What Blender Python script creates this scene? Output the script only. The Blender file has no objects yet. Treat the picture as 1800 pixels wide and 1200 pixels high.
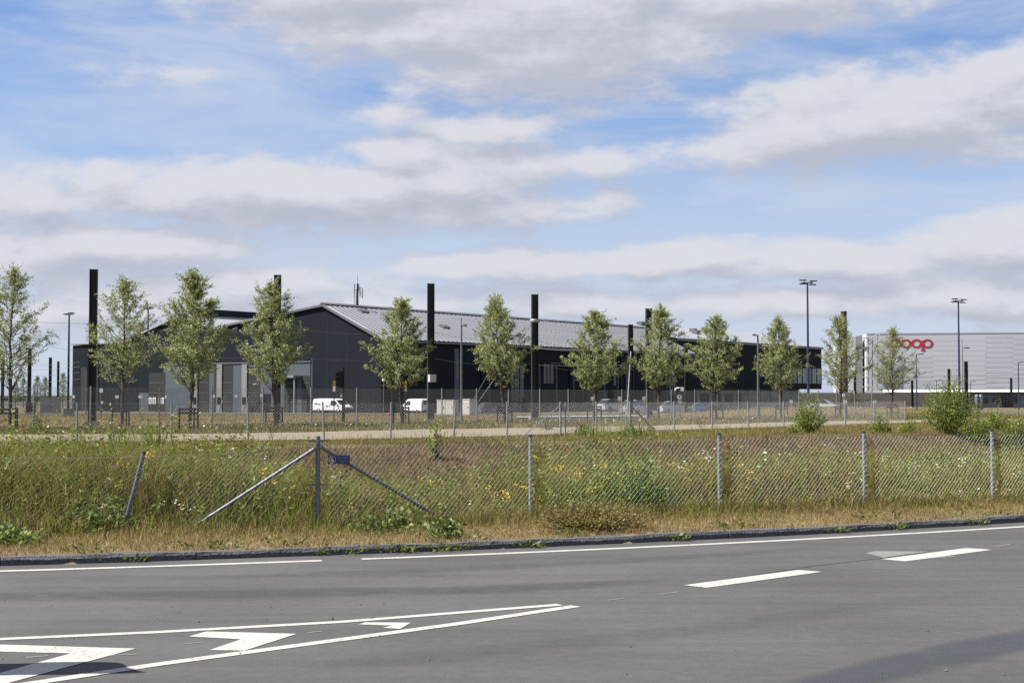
import bpy, bmesh, math, random
import numpy as np
from mathutils import Vector, Matrix

# ------------------------------------------------------------------ camera, sky, sun, exposure
scene = bpy.context.scene
COL = scene.collection
CAM_H = 1.75
FPX = 2500.0                      # focal length in photo pixels (50 mm on 36 mm, 1800 px wide)
PITCH = math.atan(97.0 / FPX)
cam_data = bpy.data.cameras.new('camera')
cam = bpy.data.objects.new('camera', cam_data)
COL.objects.link(cam)
cam.location = (0, 0, CAM_H)
cam.rotation_euler = (math.pi / 2 + PITCH, 0, 0)
cam_data.lens = 50; cam_data.sensor_width = 36
cam_data.clip_start = 0.1; cam_data.clip_end = 12000
scene.camera = cam

SUN_EL = math.radians(52)
SUN_FRONT = math.radians(6)
to_sun = Vector((-math.cos(SUN_EL) * math.cos(SUN_FRONT), -math.cos(SUN_EL) * math.sin(SUN_FRONT), math.sin(SUN_EL)))
sd = bpy.data.lights.new('sun', 'SUN')
sd.energy = 5.0; sd.angle = math.radians(0.5); sd.color = (1.0, 0.95, 0.87)
sun = bpy.data.objects.new('sun', sd); COL.objects.link(sun)
sun.rotation_euler = (-to_sun).to_track_quat('-Z', 'Y').to_euler()
sun.location = (-40, -10, 60)

scene.view_settings.view_transform = 'Standard'
scene.view_settings.look = 'None'
scene.view_settings.exposure = 1.1
scene.view_settings.gamma = 1
scene.view_settings.use_curve_mapping = False
scene.render.engine = 'CYCLES'
scene.cycles.use_denoising = False
scene.cycles.max_bounces = 5
scene.cycles.diffuse_bounces = 2
scene.cycles.glossy_bounces = 2
scene.cycles.transmission_bounces = 3
scene.cycles.transparent_max_bounces = 6
scene.cycles.caustics_reflective = False
scene.cycles.caustics_refractive = False

world = bpy.data.worlds.new('World'); scene.world = world
world.use_nodes = True
wn = world.node_tree.nodes; wl = world.node_tree.links
wn.clear()

def N(tree, typ, **kw):
    n = tree.nodes.new(typ)
    for k, v in kw.items(): setattr(n, k, v)
    return n
def math_node(tree, op, a, b=None, c=None, clamp=False):
    n = tree.nodes.new('ShaderNodeMath'); n.operation = op; n.use_clamp = clamp
    for i, s in enumerate((a, b, c)):
        if s is None: continue
        if isinstance(s, (int, float)): n.inputs[i].default_value = s
        else: tree.links.new(s, n.inputs[i])
    return n.outputs[0]
def vmath(tree, op, a, b=None):
    n = tree.nodes.new('ShaderNodeVectorMath'); n.operation = op
    for i, s in enumerate((a, b)):
        if s is None: continue
        if isinstance(s, (tuple, list)): n.inputs[i].default_value = s
        else: tree.links.new(s, n.inputs[i])
    return n
def smooth(tree, v, lo, hi, to0=0.0, to1=1.0):
    n = tree.nodes.new('ShaderNodeMapRange'); n.interpolation_type = 'SMOOTHSTEP'
    tree.links.new(v, n.inputs[0])
    n.inputs[1].default_value = lo; n.inputs[2].default_value = hi
    n.inputs[3].default_value = to0; n.inputs[4].default_value = to1
    return n.outputs[0]

# cloud banks of the day's sky: azimuth and elevation of the centre, half sizes (units of 0.4 rad), weight
BANKS = [(-.28, .700, .34, .07, .8), (.02, .650, .45, .13, 1.0), (.42, .685, .32, .062, .9),
         (.62, .462, .35, .082, 1.05), (.92, .492, .36, .095, 1.0), (.42, .455, .16, .05, .6), (.33, .505, .12, .022, .4),
         (-.40, .345, .52, .066, 1.05), (-.12, .372, .30, .068, .9), (-.05, .325, .26, .04, .8), (-.80, .33, .22, .04, .6), (-.21, .430, .13, .028, .8),
         (-.05, .465, .14, .024, .6), (-.22, .49, .13, .022, .5), (-.55, .545, .17, .020, .2), (.03, .405, .20, .025, .6),
         (.14, .345, .08, .03, .7), (.25, .238, .30, .030, .9), (.02, .232, .26, .030, .9), (.55, .228, .32, .034, .9), (.86, .250, .20, .042, .9),
         (.90, .285, .12, .03, .8), (-.68, .255, .34, .045, .85), (-.95, .22, .3, .05, .8), (-.45, .2, .25, .03, .55),
         (.35, .165, .36, .032, .8), (.75, .165, .4, .04, .7), (-.2, .155, .3, .03, .5), (-.7, .15, .45, .04, .6)]

def cloud_group():
    g = bpy.data.node_groups.new('cloud_density', 'ShaderNodeTree')
    g.interface.new_socket('Direction', in_out='INPUT', socket_type='NodeSocketVector')
    g.interface.new_socket('Density', in_out='OUTPUT', socket_type='NodeSocketFloat')
    gi = g.nodes.new('NodeGroupInput'); go = g.nodes.new('NodeGroupOutput')
    d = gi.outputs[0]
    sep = g.nodes.new('ShaderNodeSeparateXYZ'); g.links.new(d, sep.inputs[0])
    x, y, z = sep.outputs
    # billow noise displaces the outline
    st = vmath(g, 'MULTIPLY', d, (2.5, 2.5, 6.0)).outputs[0]
    no = N(g, 'ShaderNodeTexNoise'); no.inputs['Scale'].default_value = 2.6; no.inputs['Detail'].default_value = 7
    no.inputs['Roughness'].default_value = 0.56; g.links.new(st, no.inputs['Vector'])
    big = N(g, 'ShaderNodeTexNoise'); big.inputs['Scale'].default_value = 0.8; big.inputs['Detail'].default_value = 4
    big.inputs['Roughness'].default_value = 0.5; g.links.new(st, big.inputs['Vector'])
    az = math_node(g, 'MULTIPLY', math_node(g, 'ARCTAN2', x, y), 2.5)
    el = math_node(g, 'MULTIPLY', math_node(g, 'ARCSINE', z), 2.5)
    cmb = g.nodes.new('ShaderNodeCombineXYZ'); g.links.new(az, cmb.inputs[0]); g.links.new(el, cmb.inputs[1])
    warp = vmath(g, 'MULTIPLY', vmath(g, 'SUBTRACT', no.outputs['Color'], (.5, .5, .5)).outputs[0], (.20, .034, 0)).outputs[0]
    uv = vmath(g, 'ADD', cmb.outputs[0], warp).outputs[0]
    field = None
    for (u0, v0, hw, hh, amp) in BANKS:
        q = vmath(g, 'MULTIPLY', vmath(g, 'SUBTRACT', uv, (u0, v0, 0)).outputs[0], (1 / (hw * 1.15), 1 / (hh * 1.25), 0)).outputs[0]
        ln = vmath(g, 'LENGTH', q).outputs['Value']
        v = math_node(g, 'MULTIPLY_ADD', ln, -amp, amp)
        field = v if field is None else math_node(g, 'SMOOTH_MAX', field, v, 0.25)
    field = math_node(g, 'MAXIMUM', field, -0.55)
    # elsewhere in the sky the same kind of cloud cover goes on
    gen = math_node(g, 'MULTIPLY_ADD', big.outputs[0], 4.0, -1.95)
    front = smooth(g, y, 0.80, 0.93)
    mixf = math_node(g, 'MULTIPLY_ADD', math_node(g, 'SUBTRACT', field, gen), front, gen)
    fi = N(g, 'ShaderNodeTexNoise'); fi.inputs['Scale'].default_value = 8.5; fi.inputs['Detail'].default_value = 6
    fi.inputs['Roughness'].default_value = 0.6; g.links.new(st, fi.inputs['Vector'])
    dens = math_node(g, 'ADD', mixf, math_node(g, 'MULTIPLY_ADD', no.outputs[0], 1.35, -0.70))
    dens = math_node(g, 'ADD', dens, math_node(g, 'MULTIPLY_ADD', fi.outputs[0], 1.35, -0.69))
    g.links.new(dens, go.inputs[0])
    return g

T = world.node_tree
tc = N(T, 'ShaderNodeTexCoord')
dirn = vmath(T, 'NORMALIZE', tc.outputs['Generated']).outputs[0]
sky = N(T, 'ShaderNodeTexSky', sky_type='NISHITA', sun_disc=False)
sky.sun_elevation = SUN_EL; sky.sun_rotation = math.radians(264)
sky.air_density = 1.0; sky.dust_density = 0.6; sky.ozone_density = 2.0; sky.altitude = 20
grp = cloud_group()
g1 = N(T, 'ShaderNodeGroup'); g1.node_tree = grp; T.links.new(dirn, g1.inputs[0])
up = vmath(T, 'NORMALIZE', vmath(T, 'ADD', dirn, (-0.010, 0, 0.016)).outputs[0]).outputs[0]
g2 = N(T, 'ShaderNodeGroup'); g2.node_tree = grp; T.links.new(up, g2.inputs[0])
mask = smooth(T, g1.outputs[0], -0.14, 0.42)
diff = math_node(T, 'SUBTRACT', g1.outputs[0], g2.outputs[0])
shade = smooth(T, math_node(T, 'SUBTRACT', diff, math_node(T, 'MULTIPLY', g1.outputs[0], 0.10)), -0.50, 0.42)
mixc = N(T, 'ShaderNodeMix', data_type='RGBA')
T.links.new(shade, mixc.inputs[0])
mixc.inputs[6].default_value = (3.55, 3.75, 4.50, 1)      # shaded cloud base
mixc.inputs[7].default_value = (5.15, 5.27, 5.72, 1)      # sunlit cloud
# thin high veil
vm = vmath(T, 'MULTIPLY', dirn, (3.0, 3.0, 16.0)).outputs[0]
rot = N(T, 'ShaderNodeMapping'); rot.inputs['Rotation'].default_value = (0, math.radians(14), 0); T.links.new(vm, rot.inputs[0])
vn = N(T, 'ShaderNodeTexNoise'); vn.inputs['Scale'].default_value = 1.1; vn.inputs['Detail'].default_value = 6
vn.inputs['Roughness'].default_value = 0.6; vn.inputs['Distortion'].default_value = 0.5
T.links.new(rot.outputs[0], vn.inputs[0])
sepw = N(T, 'ShaderNodeSeparateXYZ'); T.links.new(dirn, sepw.inputs[0])
low = smooth(T, sepw.outputs[2], 0.02, 0.27, 0.92, 0.0)
veil = math_node(T, 'MAXIMUM', math_node(T, 'MULTIPLY', smooth(T, vn.outputs[0], 0.30, 0.70), 0.80), low, clamp=True)
skyc = N(T, 'ShaderNodeMix', data_type='RGBA', blend_type='MULTIPLY'); skyc.inputs[0].default_value = 1
T.links.new(sky.outputs[0], skyc.inputs[6]); skyc.inputs[7].default_value = (.70, .82, 1.06, 1)
m1 = N(T, 'ShaderNodeMix', data_type='RGBA'); T.links.new(veil, m1.inputs[0])
T.links.new(skyc.outputs[2], m1.inputs[6]); m1.inputs[7].default_value = (4.35, 4.85, 5.85, 1)
m2 = N(T, 'ShaderNodeMix', data_type='RGBA'); T.links.new(mask, m2.inputs[0])
T.links.new(m1.outputs[2], m2.inputs[6]); T.links.new(mixc.outputs[2], m2.inputs[7])
bg = N(T, 'ShaderNodeBackground'); bg.inputs[1].default_value = 0.064
T.links.new(m2.outputs[2], bg.inputs[0])
wo = N(T, 'ShaderNodeOutputWorld'); T.links.new(bg.outputs[0], wo.inputs[0])
try:
    world.cycles.sampling_method = 'MANUAL'; world.cycles.sample_map_resolution = 512
except Exception: pass

# ------------------------------------------------------------------ helpers
def P(x, y, Y):
    """world point at distance Y along the view axis of a photo pixel"""
    a = (x - 900) / FPX; b = (600 - y) / FPX
    dy = math.cos(PITCH) - b * math.sin(PITCH); dz = math.sin(PITCH) + b * math.cos(PITCH)
    s = Y / dy
    return Vector((a * s, Y, CAM_H + dz * s))
def PG(x, y, z0=0.0):
    a = (x - 900) / FPX; b = (600 - y) / FPX
    dy = math.cos(PITCH) - b * math.sin(PITCH); dz = math.sin(PITCH) + b * math.cos(PITCH)
    s = (z0 - CAM_H) / dz
    return Vector((a * s, dy * s, z0))
def XA(x, Y): return (x - 900) * Y / FPX

def tag(o, label=None, cat=None, group=None, kind=None):
    if label: o['label'] = label
    if cat: o['category'] = cat
    if group: o['group'] = group
    if kind: o['kind'] = kind
    return o
def thing(name, label, cat, loc=(0, 0, 0), group=None):
    o = bpy.data.objects.new(name, None); COL.objects.link(o)
    o.location = loc; o.empty_display_size = 0.2
    return tag(o, label, cat, group)
def link(name, me, mat, parent=None, loc=None):
    o = bpy.data.objects.new(name, me); COL.objects.link(o)
    if mat is not None and len(me.materials) == 0: me.materials.append(mat)
    if parent is not None: o.parent = parent
    if loc is not None: o.location = loc
    return o
def root_loc(p):
    v = Vector((0, 0, 0))
    while p is not None:
        v += p.location; p = p.parent
    return v
class MB:
    """collects shapes in world (or local) coordinates and links them as one mesh object"""
    def __init__(s): s.v = []; s.f = []; s.sm = []
    def add(s, vs, fs, sm=False):
        b = len(s.v); s.v += [tuple(p) for p in vs]; s.f += [tuple(i + b for i in f) for f in fs]; s.sm += [sm] * len(fs); return s
    def box(s, c, d, rz=0.0, M=None):
        hx, hy, hz = d[0] / 2, d[1] / 2, d[2] / 2
        vs = [Vector((i * hx, j * hy, k * hz)) for k in (-1, 1) for j in (-1, 1) for i in (-1, 1)]
        R = M if M is not None else Matrix.Rotation(rz, 3, 'Z')
        c = Vector(c)
        return s.add([c + R @ p for p in vs], [(0, 2, 3, 1), (4, 5, 7, 6), (0, 1, 5, 4), (1, 3, 7, 5), (3, 2, 6, 7), (2, 0, 4, 6)])
    def tube(s, p0, p1, r0, r1=None, n=8, caps=True, sm=True):
        p0 = Vector(p0); p1 = Vector(p1); r1 = r0 if r1 is None else r1
        d = (p1 - p0).normalized(); a = d.orthogonal().normalized(); b = d.cross(a)
        vs = []
        for p, r in ((p0, r0), (p1, r1)):
            for i in range(n):
                t = 2 * math.pi * i / n; vs.append(p + (a * math.cos(t) + b * math.sin(t)) * r)
        s.add(vs, [(i, (i + 1) % n, n + (i + 1) % n, n + i) for i in range(n)], sm)
        if caps: s.add(vs, [tuple(range(n - 1, -1, -1)), tuple(range(n, 2 * n))])
        return s
    def path(s, pts, r, n=6):
        for i in range(len(pts) - 1): s.tube(pts[i], pts[i + 1], r, r, n)
        return s
    def poly(s, pts, n, th):
        """flat polygon given a thickness th along n"""
        n = Vector(n).normalized() * th; k = len(pts)
        vs = [Vector(p) for p in pts] + [Vector(p) + n for p in pts]
        return s.add(vs, [tuple(range(k - 1, -1, -1)), tuple(range(k, 2 * k))] + [(i, (i + 1) % k, k + (i + 1) % k, k + i) for i in range(k)])
    def lathe(s, prof, c, n=16, axis='Z'):
        c = Vector(c); vs = []
        for (r, h) in prof:
            for i in range(n):
                t = 2 * math.pi * i / n
                q = Vector((r * math.cos(t), r * math.sin(t), h))
                if axis == 'Y': q = Vector((q.x, q.z, q.y))
                vs.append(c + q)
        fs = [(j * n + i, j * n + (i + 1) % n, (j + 1) * n + (i + 1) % n, (j + 1) * n + i) for j in range(len(prof) - 1) for i in range(n)]
        s.add(vs, fs, True); m = len(prof) - 1
        return s.add(vs, [tuple(range(n - 1, -1, -1)), tuple(range(m * n, m * n + n))])
    def build(s, name, mat, parent=None, world_coords=True, bevel=0):
        off = root_loc(parent) if (parent is not None and world_coords) else Vector((0, 0, 0))
        me = bpy.data.meshes.new(name)
        me.from_pydata([Vector(p) - off for p in s.v], [], s.f)
        bm = bmesh.new(); bm.from_mesh(me)
        bmesh.ops.recalc_face_normals(bm, faces=bm.faces)
        if bevel: bmesh.ops.bevel(bm, geom=bm.edges[:], offset=bevel, segments=2, profile=0.7, affect='EDGES')
        bm.to_mesh(me); bm.free()
        if not bevel: me.polygons.foreach_set('use_smooth', s.sm)
        o = link(name, me, mat, parent)
        return o
def np_mesh(name, co, loop_idx, loop_start, col=None, mat=None, parent=None, smooth=False):
    me = bpy.data.meshes.new(name)
    me.vertices.add(len(co)); me.vertices.foreach_set('co', np.ascontiguousarray(co, dtype=np.float32).ravel())
    me.loops.add(len(loop_idx)); me.loops.foreach_set('vertex_index', np.asarray(loop_idx, dtype=np.int32))
    me.polygons.add(len(loop_start)); me.polygons.foreach_set('loop_start', np.asarray(loop_start, dtype=np.int32))
    me.update(calc_edges=True)
    if col is not None:
        at = me.color_attributes.new('Col', 'FLOAT_COLOR', 'POINT')
        at.data.foreach_set('color', np.hstack([col, np.ones((len(col), 1))]).astype(np.float32).ravel())
    if smooth: me.polygons.foreach_set('use_smooth', np.ones(len(loop_start), dtype=bool))
    return link(name, me, mat, parent)

# ------------------------------------------------------------------ materials
def mat(name, color, rough=0.6, metal=0.0, vary=0.0, vscale=4.0, bump=0.0, bscale=40.0, spec=0.5, stretch=(1, 1, 1), coat=0.0, raw=False):
    if not raw: color = tuple(c * .66 for c in color)
    m = bpy.data.materials.new(name); m.use_nodes = True
    t = m.node_tree; b = t.nodes['Principled BSDF']
    b.inputs['Base Color'].default_value = (*color, 1); b.inputs['Roughness'].default_value = rough
    b.inputs['Metallic'].default_value = metal; b.inputs['Specular IOR Level'].default_value = spec
    if coat: b.inputs['Coat Weight'].default_value = coat
    if vary or bump:
        c = N(t, 'ShaderNodeTexCoord'); mp = N(t, 'ShaderNodeMapping'); mp.inputs['Scale'].default_value = stretch
        t.links.new(c.outputs['Object'], mp.inputs[0])
    if vary:
        n = N(t, 'ShaderNodeTexNoise'); n.inputs['Scale'].default_value = vscale; n.inputs['Detail'].default_value = 6; n.inputs['Roughness'].default_value = .65
        t.links.new(mp.outputs[0], n.inputs[0])
        f = smooth(t, n.outputs[0], .28, .72, 1 - vary, 1 + vary)
        mx = N(t, 'ShaderNodeMix', data_type='RGBA', blend_type='MULTIPLY'); mx.inputs[0].default_value = 1
        mx.inputs[6].default_value = (*color, 1); t.links.new(f, mx.inputs[7]); t.links.new(mx.outputs[2], b.inputs['Base Color'])
    if bump:
        n2 = N(t, 'ShaderNodeTexNoise'); n2.inputs['Scale'].default_value = bscale; n2.inputs['Detail'].default_value = 4
        t.links.new(mp.outputs[0], n2.inputs[0])
        bp = N(t, 'ShaderNodeBump'); bp.inputs['Strength'].default_value = bump; bp.inputs['Distance'].default_value = 0.02
        t.links.new(n2.outputs[0], bp.inputs['Height']); t.links.new(bp.outputs[0], b.inputs['Normal'])
    return m
def leaf_mat(name, trans=0.35, rough=0.55, gain=1.0):
    m = bpy.data.materials.new(name); m.use_nodes = True
    t = m.node_tree; b = t.nodes['Principled BSDF']; out = t.nodes['Material Output']
    a = N(t, 'ShaderNodeAttribute'); a.attribute_name = 'Col'
    mx = N(t, 'ShaderNodeMix', data_type='RGBA', blend_type='MULTIPLY'); mx.inputs[0].default_value = 1
    t.links.new(a.outputs['Color'], mx.inputs[6]); mx.inputs[7].default_value = (gain, gain, gain, 1)
    t.links.new(mx.outputs[2], b.inputs['Base Color']); b.inputs['Roughness'].default_value = rough
    b.inputs['Specular IOR Level'].default_value = 0.35
    tr = N(t, 'ShaderNodeBsdfTranslucent'); t.links.new(mx.outputs[2], tr.inputs[0])
    ms = N(t, 'ShaderNodeMixShader'); ms.inputs[0].default_value = trans
    t.links.new(b.outputs[0], ms.inputs[1]); t.links.new(tr.outputs[0], ms.inputs[2]); t.links.new(ms.outputs[0], out.inputs[0])
    return m
def asphalt_mat():
    m = bpy.data.materials.new('asphalt'); m.use_nodes = True
    t = m.node_tree; b = t.nodes['Principled BSDF']
    c = N(t, 'ShaderNodeTexCoord')
    fine = N(t, 'ShaderNodeTexNoise'); fine.inputs['Scale'].default_value = 130; fine.inputs['Detail'].default_value = 3
    t.links.new(c.outputs['Object'], fine.inputs[0])
    # the lanes run about 21 degrees to the x axis; streaks along them
    mp = N(t, 'ShaderNodeMapping'); mp.inputs['Rotation'].default_value = (0, 0, math.radians(-19)); mp.inputs['Scale'].default_value = (.10, 1.5, 1)
    t.links.new(c.outputs['Object'], mp.inputs[0])
    st = N(t, 'ShaderNodeTexNoise'); st.inputs['Scale'].default_value = 1.3; st.inputs['Detail'].default_value = 5; st.inputs['Roughness'].default_value = .6
    st.inputs['Distortion'].default_value = .3
    t.links.new(mp.outputs[0], st.inputs[0])
    bl = N(t, 'ShaderNodeTexNoise'); bl.inputs['Scale'].default_value = .55; bl.inputs['Detail'].default_value = 5
    t.links.new(c.outputs['Object'], bl.inputs[0])
    med = N(t, 'ShaderNodeTexNoise'); med.inputs['Scale'].default_value = 9; med.inputs['Detail'].default_value = 5; med.inputs['Roughness'].default_value = .7
    t.links.new(c.outputs['Object'], med.inputs[0])
    f = math_node(t, 'MULTIPLY', smooth(t, st.outputs[0], .30, .66, .86, 1.06), smooth(t, bl.outputs[0], .3, .7, .88, 1.1))
    f = math_node(t, 'MULTIPLY', f, smooth(t, fine.outputs[0], .25, .75, .62, 1.42))
    f = math_node(t, 'MULTIPLY', f, smooth(t, med.outputs[0], .3, .7, .90, 1.1))
    mx = N(t, 'ShaderNodeMix', data_type='RGBA', blend_type='MULTIPLY'); mx.inputs[0].default_value = 1
    mx.inputs[6].default_value = (.063, .061, .061, 1); t.links.new(f, mx.inputs[7])
    # pale grit specks
    vo = N(t, 'ShaderNodeTexVoronoi'); vo.inputs['Scale'].default_value = 14; t.links.new(c.outputs['Object'], vo.inputs['Vector'])
    sp = math_node(t, 'MULTIPLY', smooth(t, vo.outputs['Distance'], .03, .07, 1, 0), smooth(t, bl.outputs[0], .45, .6))
    ms = N(t, 'ShaderNodeMix', data_type='RGBA'); t.links.new(math_node(t, 'MULTIPLY', sp, .6), ms.inputs[0])
    t.links.new(mx.outputs[2], ms.inputs[6]); ms.inputs[7].default_value = (.2, .19, .18, 1)
    t.links.new(ms.outputs[2], b.inputs['Base Color'])
    b.inputs['Roughness'].default_value = .82; b.inputs['Specular IOR Level'].default_value = .35
    bp = N(t, 'ShaderNodeBump'); bp.inputs['Strength'].default_value = .45; bp.inputs['Distance'].default_value = .006
    t.links.new(fine.outputs[0], bp.inputs['Height']); t.links.new(bp.outputs[0], b.inputs['Normal'])
    return m
def paint_mat(name, col, wear=.25):
    m = bpy.data.materials.new(name); m.use_nodes = True
    t = m.node_tree; b = t.nodes['Principled BSDF']
    c = N(t, 'ShaderNodeTexCoord')
    n = N(t, 'ShaderNodeTexNoise'); n.inputs['Scale'].default_value = 28; n.inputs['Detail'].default_value = 7; n.inputs['Roughness'].default_value = .75
    t.links.new(c.outputs['Object'], n.inputs[0])
    n2 = N(t, 'ShaderNodeTexNoise'); n2.inputs['Scale'].default_value = 3; n2.inputs['Detail'].default_value = 4
    t.links.new(c.outputs['Object'], n2.inputs[0])
    w = smooth(t, math_node(t, 'ADD', n.outputs[0], math_node(t, 'MULTIPLY', n2.outputs[0], .35)), .80 - wear * .35, .95 - wear * .1)
    mx = N(t, 'ShaderNodeMix', data_type='RGBA'); t.links.new(w, mx.inputs[0])
    mx.inputs[6].default_value = (*col, 1); mx.inputs[7].default_value = (.13, .125, .12, 1)
    t.links.new(mx.outputs[2], b.inputs['Base Color']); b.inputs['Roughness'].default_value = .7
    return m
def ground_mat():
    m = bpy.data.materials.new('soil_and_turf'); m.use_nodes = True
    t = m.node_tree; b = t.nodes['Principled BSDF']
    c = N(t, 'ShaderNodeTexCoord'); a = N(t, 'ShaderNodeAttribute'); a.attribute_name = 'Col'
    n = N(t, 'ShaderNodeTexNoise'); n.inputs['Scale'].default_value = 7; n.inputs['Detail'].default_value = 8; n.inputs['Roughness'].default_value = .7
    t.links.new(c.outputs['Object'], n.inputs[0])
    n2 = N(t, 'ShaderNodeTexNoise'); n2.inputs['Scale'].default_value = .6; n2.inputs['Detail'].default_value = 6; n2.inputs['Roughness'].default_value = .65
    t.links.new(c.outputs['Object'], n2.inputs[0])
    f = math_node(t, 'MULTIPLY', smooth(t, n.outputs[0], .25, .75, .5, 1.5), smooth(t, n2.outputs[0], .3, .7, .75, 1.25))
    mx = N(t, 'ShaderNodeMix', data_type='RGBA', blend_type='MULTIPLY'); mx.inputs[0].default_value = 1
    t.links.new(a.outputs['Color'], mx.inputs[6]); t.links.new(f, mx.inputs[7]); t.links.new(mx.outputs[2], b.inputs['Base Color'])
    b.inputs['Roughness'].default_value = .95; b.inputs['Specular IOR Level'].default_value = .1
    bp = N(t, 'ShaderNodeBump'); bp.inputs['Strength'].default_value = .8; bp.inputs['Distance'].default_value = .08
    t.links.new(n.outputs[0], bp.inputs['Height']); t.links.new(bp.outputs[0], b.inputs['Normal'])
    return m

M = {}
M['asphalt'] = asphalt_mat()
M['paint'] = paint_mat('road_paint', (.375, .355, .325), .42)
M['paint_worn'] = paint_mat('worn_road_paint', (.17, .166, .158), .9)
M['bluish_dark'] = mat('dark_bluish_band', (.074, .076, .084), .7, vary=.35, vscale=2.5)
M['granite'] = mat('granite', (.115, .115, .12), .85, vary=.5, vscale=30, bump=.9, bscale=45)
M['ground'] = ground_mat()
M['gravel'] = mat('gravel', (.30, .255, .19), .95, vary=.45, vscale=25, bump=.8, bscale=30, spec=.1)
M['yard'] = mat('yard_asphalt', (.09, .09, .092), .85, vary=.2, vscale=1)
M['concrete'] = mat('concrete', (.42, .41, .39), .85, vary=.2, vscale=6, bump=.3)
M['galv'] = mat('galvanised_steel', (.40, .425, .46), .42, .35, vary=.32, vscale=38, stretch=(1, 1, .5))
M['galv_dull'] = mat('dull_galvanised_steel', (.20, .225, .26), .5, .35, vary=.35, vscale=30)
M['wire'] = mat('galvanised_wire', (.34, .34, .33), .45, .3)
M['wire_dark'] = mat('dark_wire', (.24, .245, .25), .5, .3)
M['cap'] = mat('black_plastic', (.012, .012, .014), .45)
M['sign_blue'] = mat('blue_enamel', (.012, .018, .10), .4)
M['white_print'] = mat('white_print', (.7, .72, .75), .6)
M['pale_print'] = mat('pale_blue_print', (.12, .15, .34), .6)
M['black_print'] = mat('black_print', (.02, .02, .02), .6)
M['mast'] = mat('dark_painted_steel', (.012, .013, .016), .5, .0, vary=.3, vscale=3, spec=.35)
M['pole'] = mat('grey_pole', (.22, .23, .25), .45, .4, vary=.15, vscale=8)
M['bluepole'] = mat('dark_blue_pole', (.035, .05, .10), .45)
M['clad'] = mat('graphite_cladding', (.0078, .0106, .0160), .7, vary=.12, vscale=.6, stretch=(1, 1, .1), spec=.12, raw=True)
M['clad_grey'] = mat('grey_cladding', (.088, .106, .13), .6, vary=.10, vscale=1.5)
M['jamb'] = mat('light_grey_jamb', (.26, .265, .27), .6, vary=.08, vscale=3)
M['opening'] = mat('dark_interior', (.012, .013, .015), .7)
M['darkglass'] = mat('dark_glass', (.018, .022, .028), .08, spec=.6)
M['paleglass'] = mat('reflective_glass', (.12, .16, .17), .06, spec=.8)
M['roof'] = mat('zinc_roof', (.31, .32, .345), .5, .08, vary=.14, vscale=2, raw=True)
M['seam'] = mat('zinc_seam', (.17, .175, .19), .5, .4)
M['roof_pale'] = mat('pale_roof', (.27, .28, .30), .5, .1, vary=.12, vscale=.6, raw=True)
M['flash'] = mat('roof_edge_metal', (.22, .23, .25), .45, .4)
M['white'] = mat('white_paint', (.72, .72, .71), .35, vary=.05, vscale=3, raw=True)
M['cab'] = mat('white_cabinet', (.66, .66, .63), .6, vary=.08, vscale=2)
M['greycab'] = mat('grey_cabinet', (.30, .315, .33), .6, vary=.1, vscale=2)
M['glass'] = mat('car_glass', (.02, .024, .028), .05, spec=.7)
M['tyre'] = mat('tyre_rubber', (.015, .015, .016), .9)
M['rim'] = mat('wheel_rim', (.35, .35, .36), .35, .7)
M['lamp'] = mat('headlamp_glass', (.55, .57, .60), .1)
M['redlamp'] = mat('tail_lamp', (.30, .012, .012), .25)
M['bumper'] = mat('dark_bumper', (.03, .03, .032), .6)
M['yellow'] = mat('yellow_enamel', (.70, .46, .02), .45)
M['green'] = mat('green_enamel', (.05, .30, .06), .5)
M['red'] = mat('orange_red_plastic', (.62, .06, .02), .5)
M['stake'] = mat('black_stake', (.018, .017, .016), .8)
M['coopwall'] = mat('light_grey_panel', (.43, .445, .49), .7, vary=.05, vscale=.05, raw=True)
M['coopwall2'] = mat('mid_grey_panel', (.375, .39, .435), .7, vary=.05, vscale=.05, raw=True)
M['cooptop'] = mat('grey_capping', (.44, .45, .48), .6)
M['coopred'] = mat('red_letters', (.34, .022, .025), .5, raw=True)
M['brick'] = mat('chimney_brick', (.17, .085, .065), .9, vary=.3, vscale=.6, stretch=(1, 1, 3))
M['brickdark'] = mat('sooty_brick', (.075, .055, .052), .9, vary=.3, vscale=.6)
M['beige'] = mat('beige_wall', (.27, .24, .205), .8, vary=.12, vscale=.2)
M['cream'] = mat('cream_fascia', (.55, .51, .40), .7)
M['bark'] = mat('bark', (.095, .075, .055), .9, vary=.35, vscale=14, bump=.6, bscale=30)
M['leaf'] = leaf_mat('willow_leaf', .36, .5, 1.55)
M['grass'] = leaf_mat('grass_blade', .38, .6, .95)
M['weed'] = leaf_mat('weed_leaf', .38, .5, 1.05)
M['flower'] = leaf_mat('petal', .25, .7, .8)

# ------------------------------------------------------------------ terrain lines
def edgeY(X):
    X = np.asarray(X, dtype=float)
    Xc = np.clip(X, -11, 12)
    return 16.0 + .385 * Xc + .0124 * Xc ** 2 + (X - Xc) * (.385 + .0248 * Xc)
def edge_slope(X):
    Xc = np.clip(np.asarray(X, dtype=float), -11, 12); return .385 + .0248 * Xc
def edge_pt(X, d, z=0.0):
    s = float(edge_slope(X)); k = math.hypot(1, s)
    return Vector((X - d * s / k, float(edgeY(X)) + d / k, z))
def dist_edge(X, Y):
    s = edge_slope(X); return (Y - edgeY(X)) / np.sqrt(1 + s * s)
NF = [(-14, 15.6), (-10.4, 16.4), (-7.55, 16.95), (-4.82, 17.4), (-2.41, 17.7), (.25, 19.2), (2.95, 20.3), (5.26, 21.3), (7.51, 22.3), (10.1, 23.6), (14, 25.6)]
def nearY(X): return np.interp(X, [p[0] for p in NF], [p[1] for p in NF])
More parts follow.
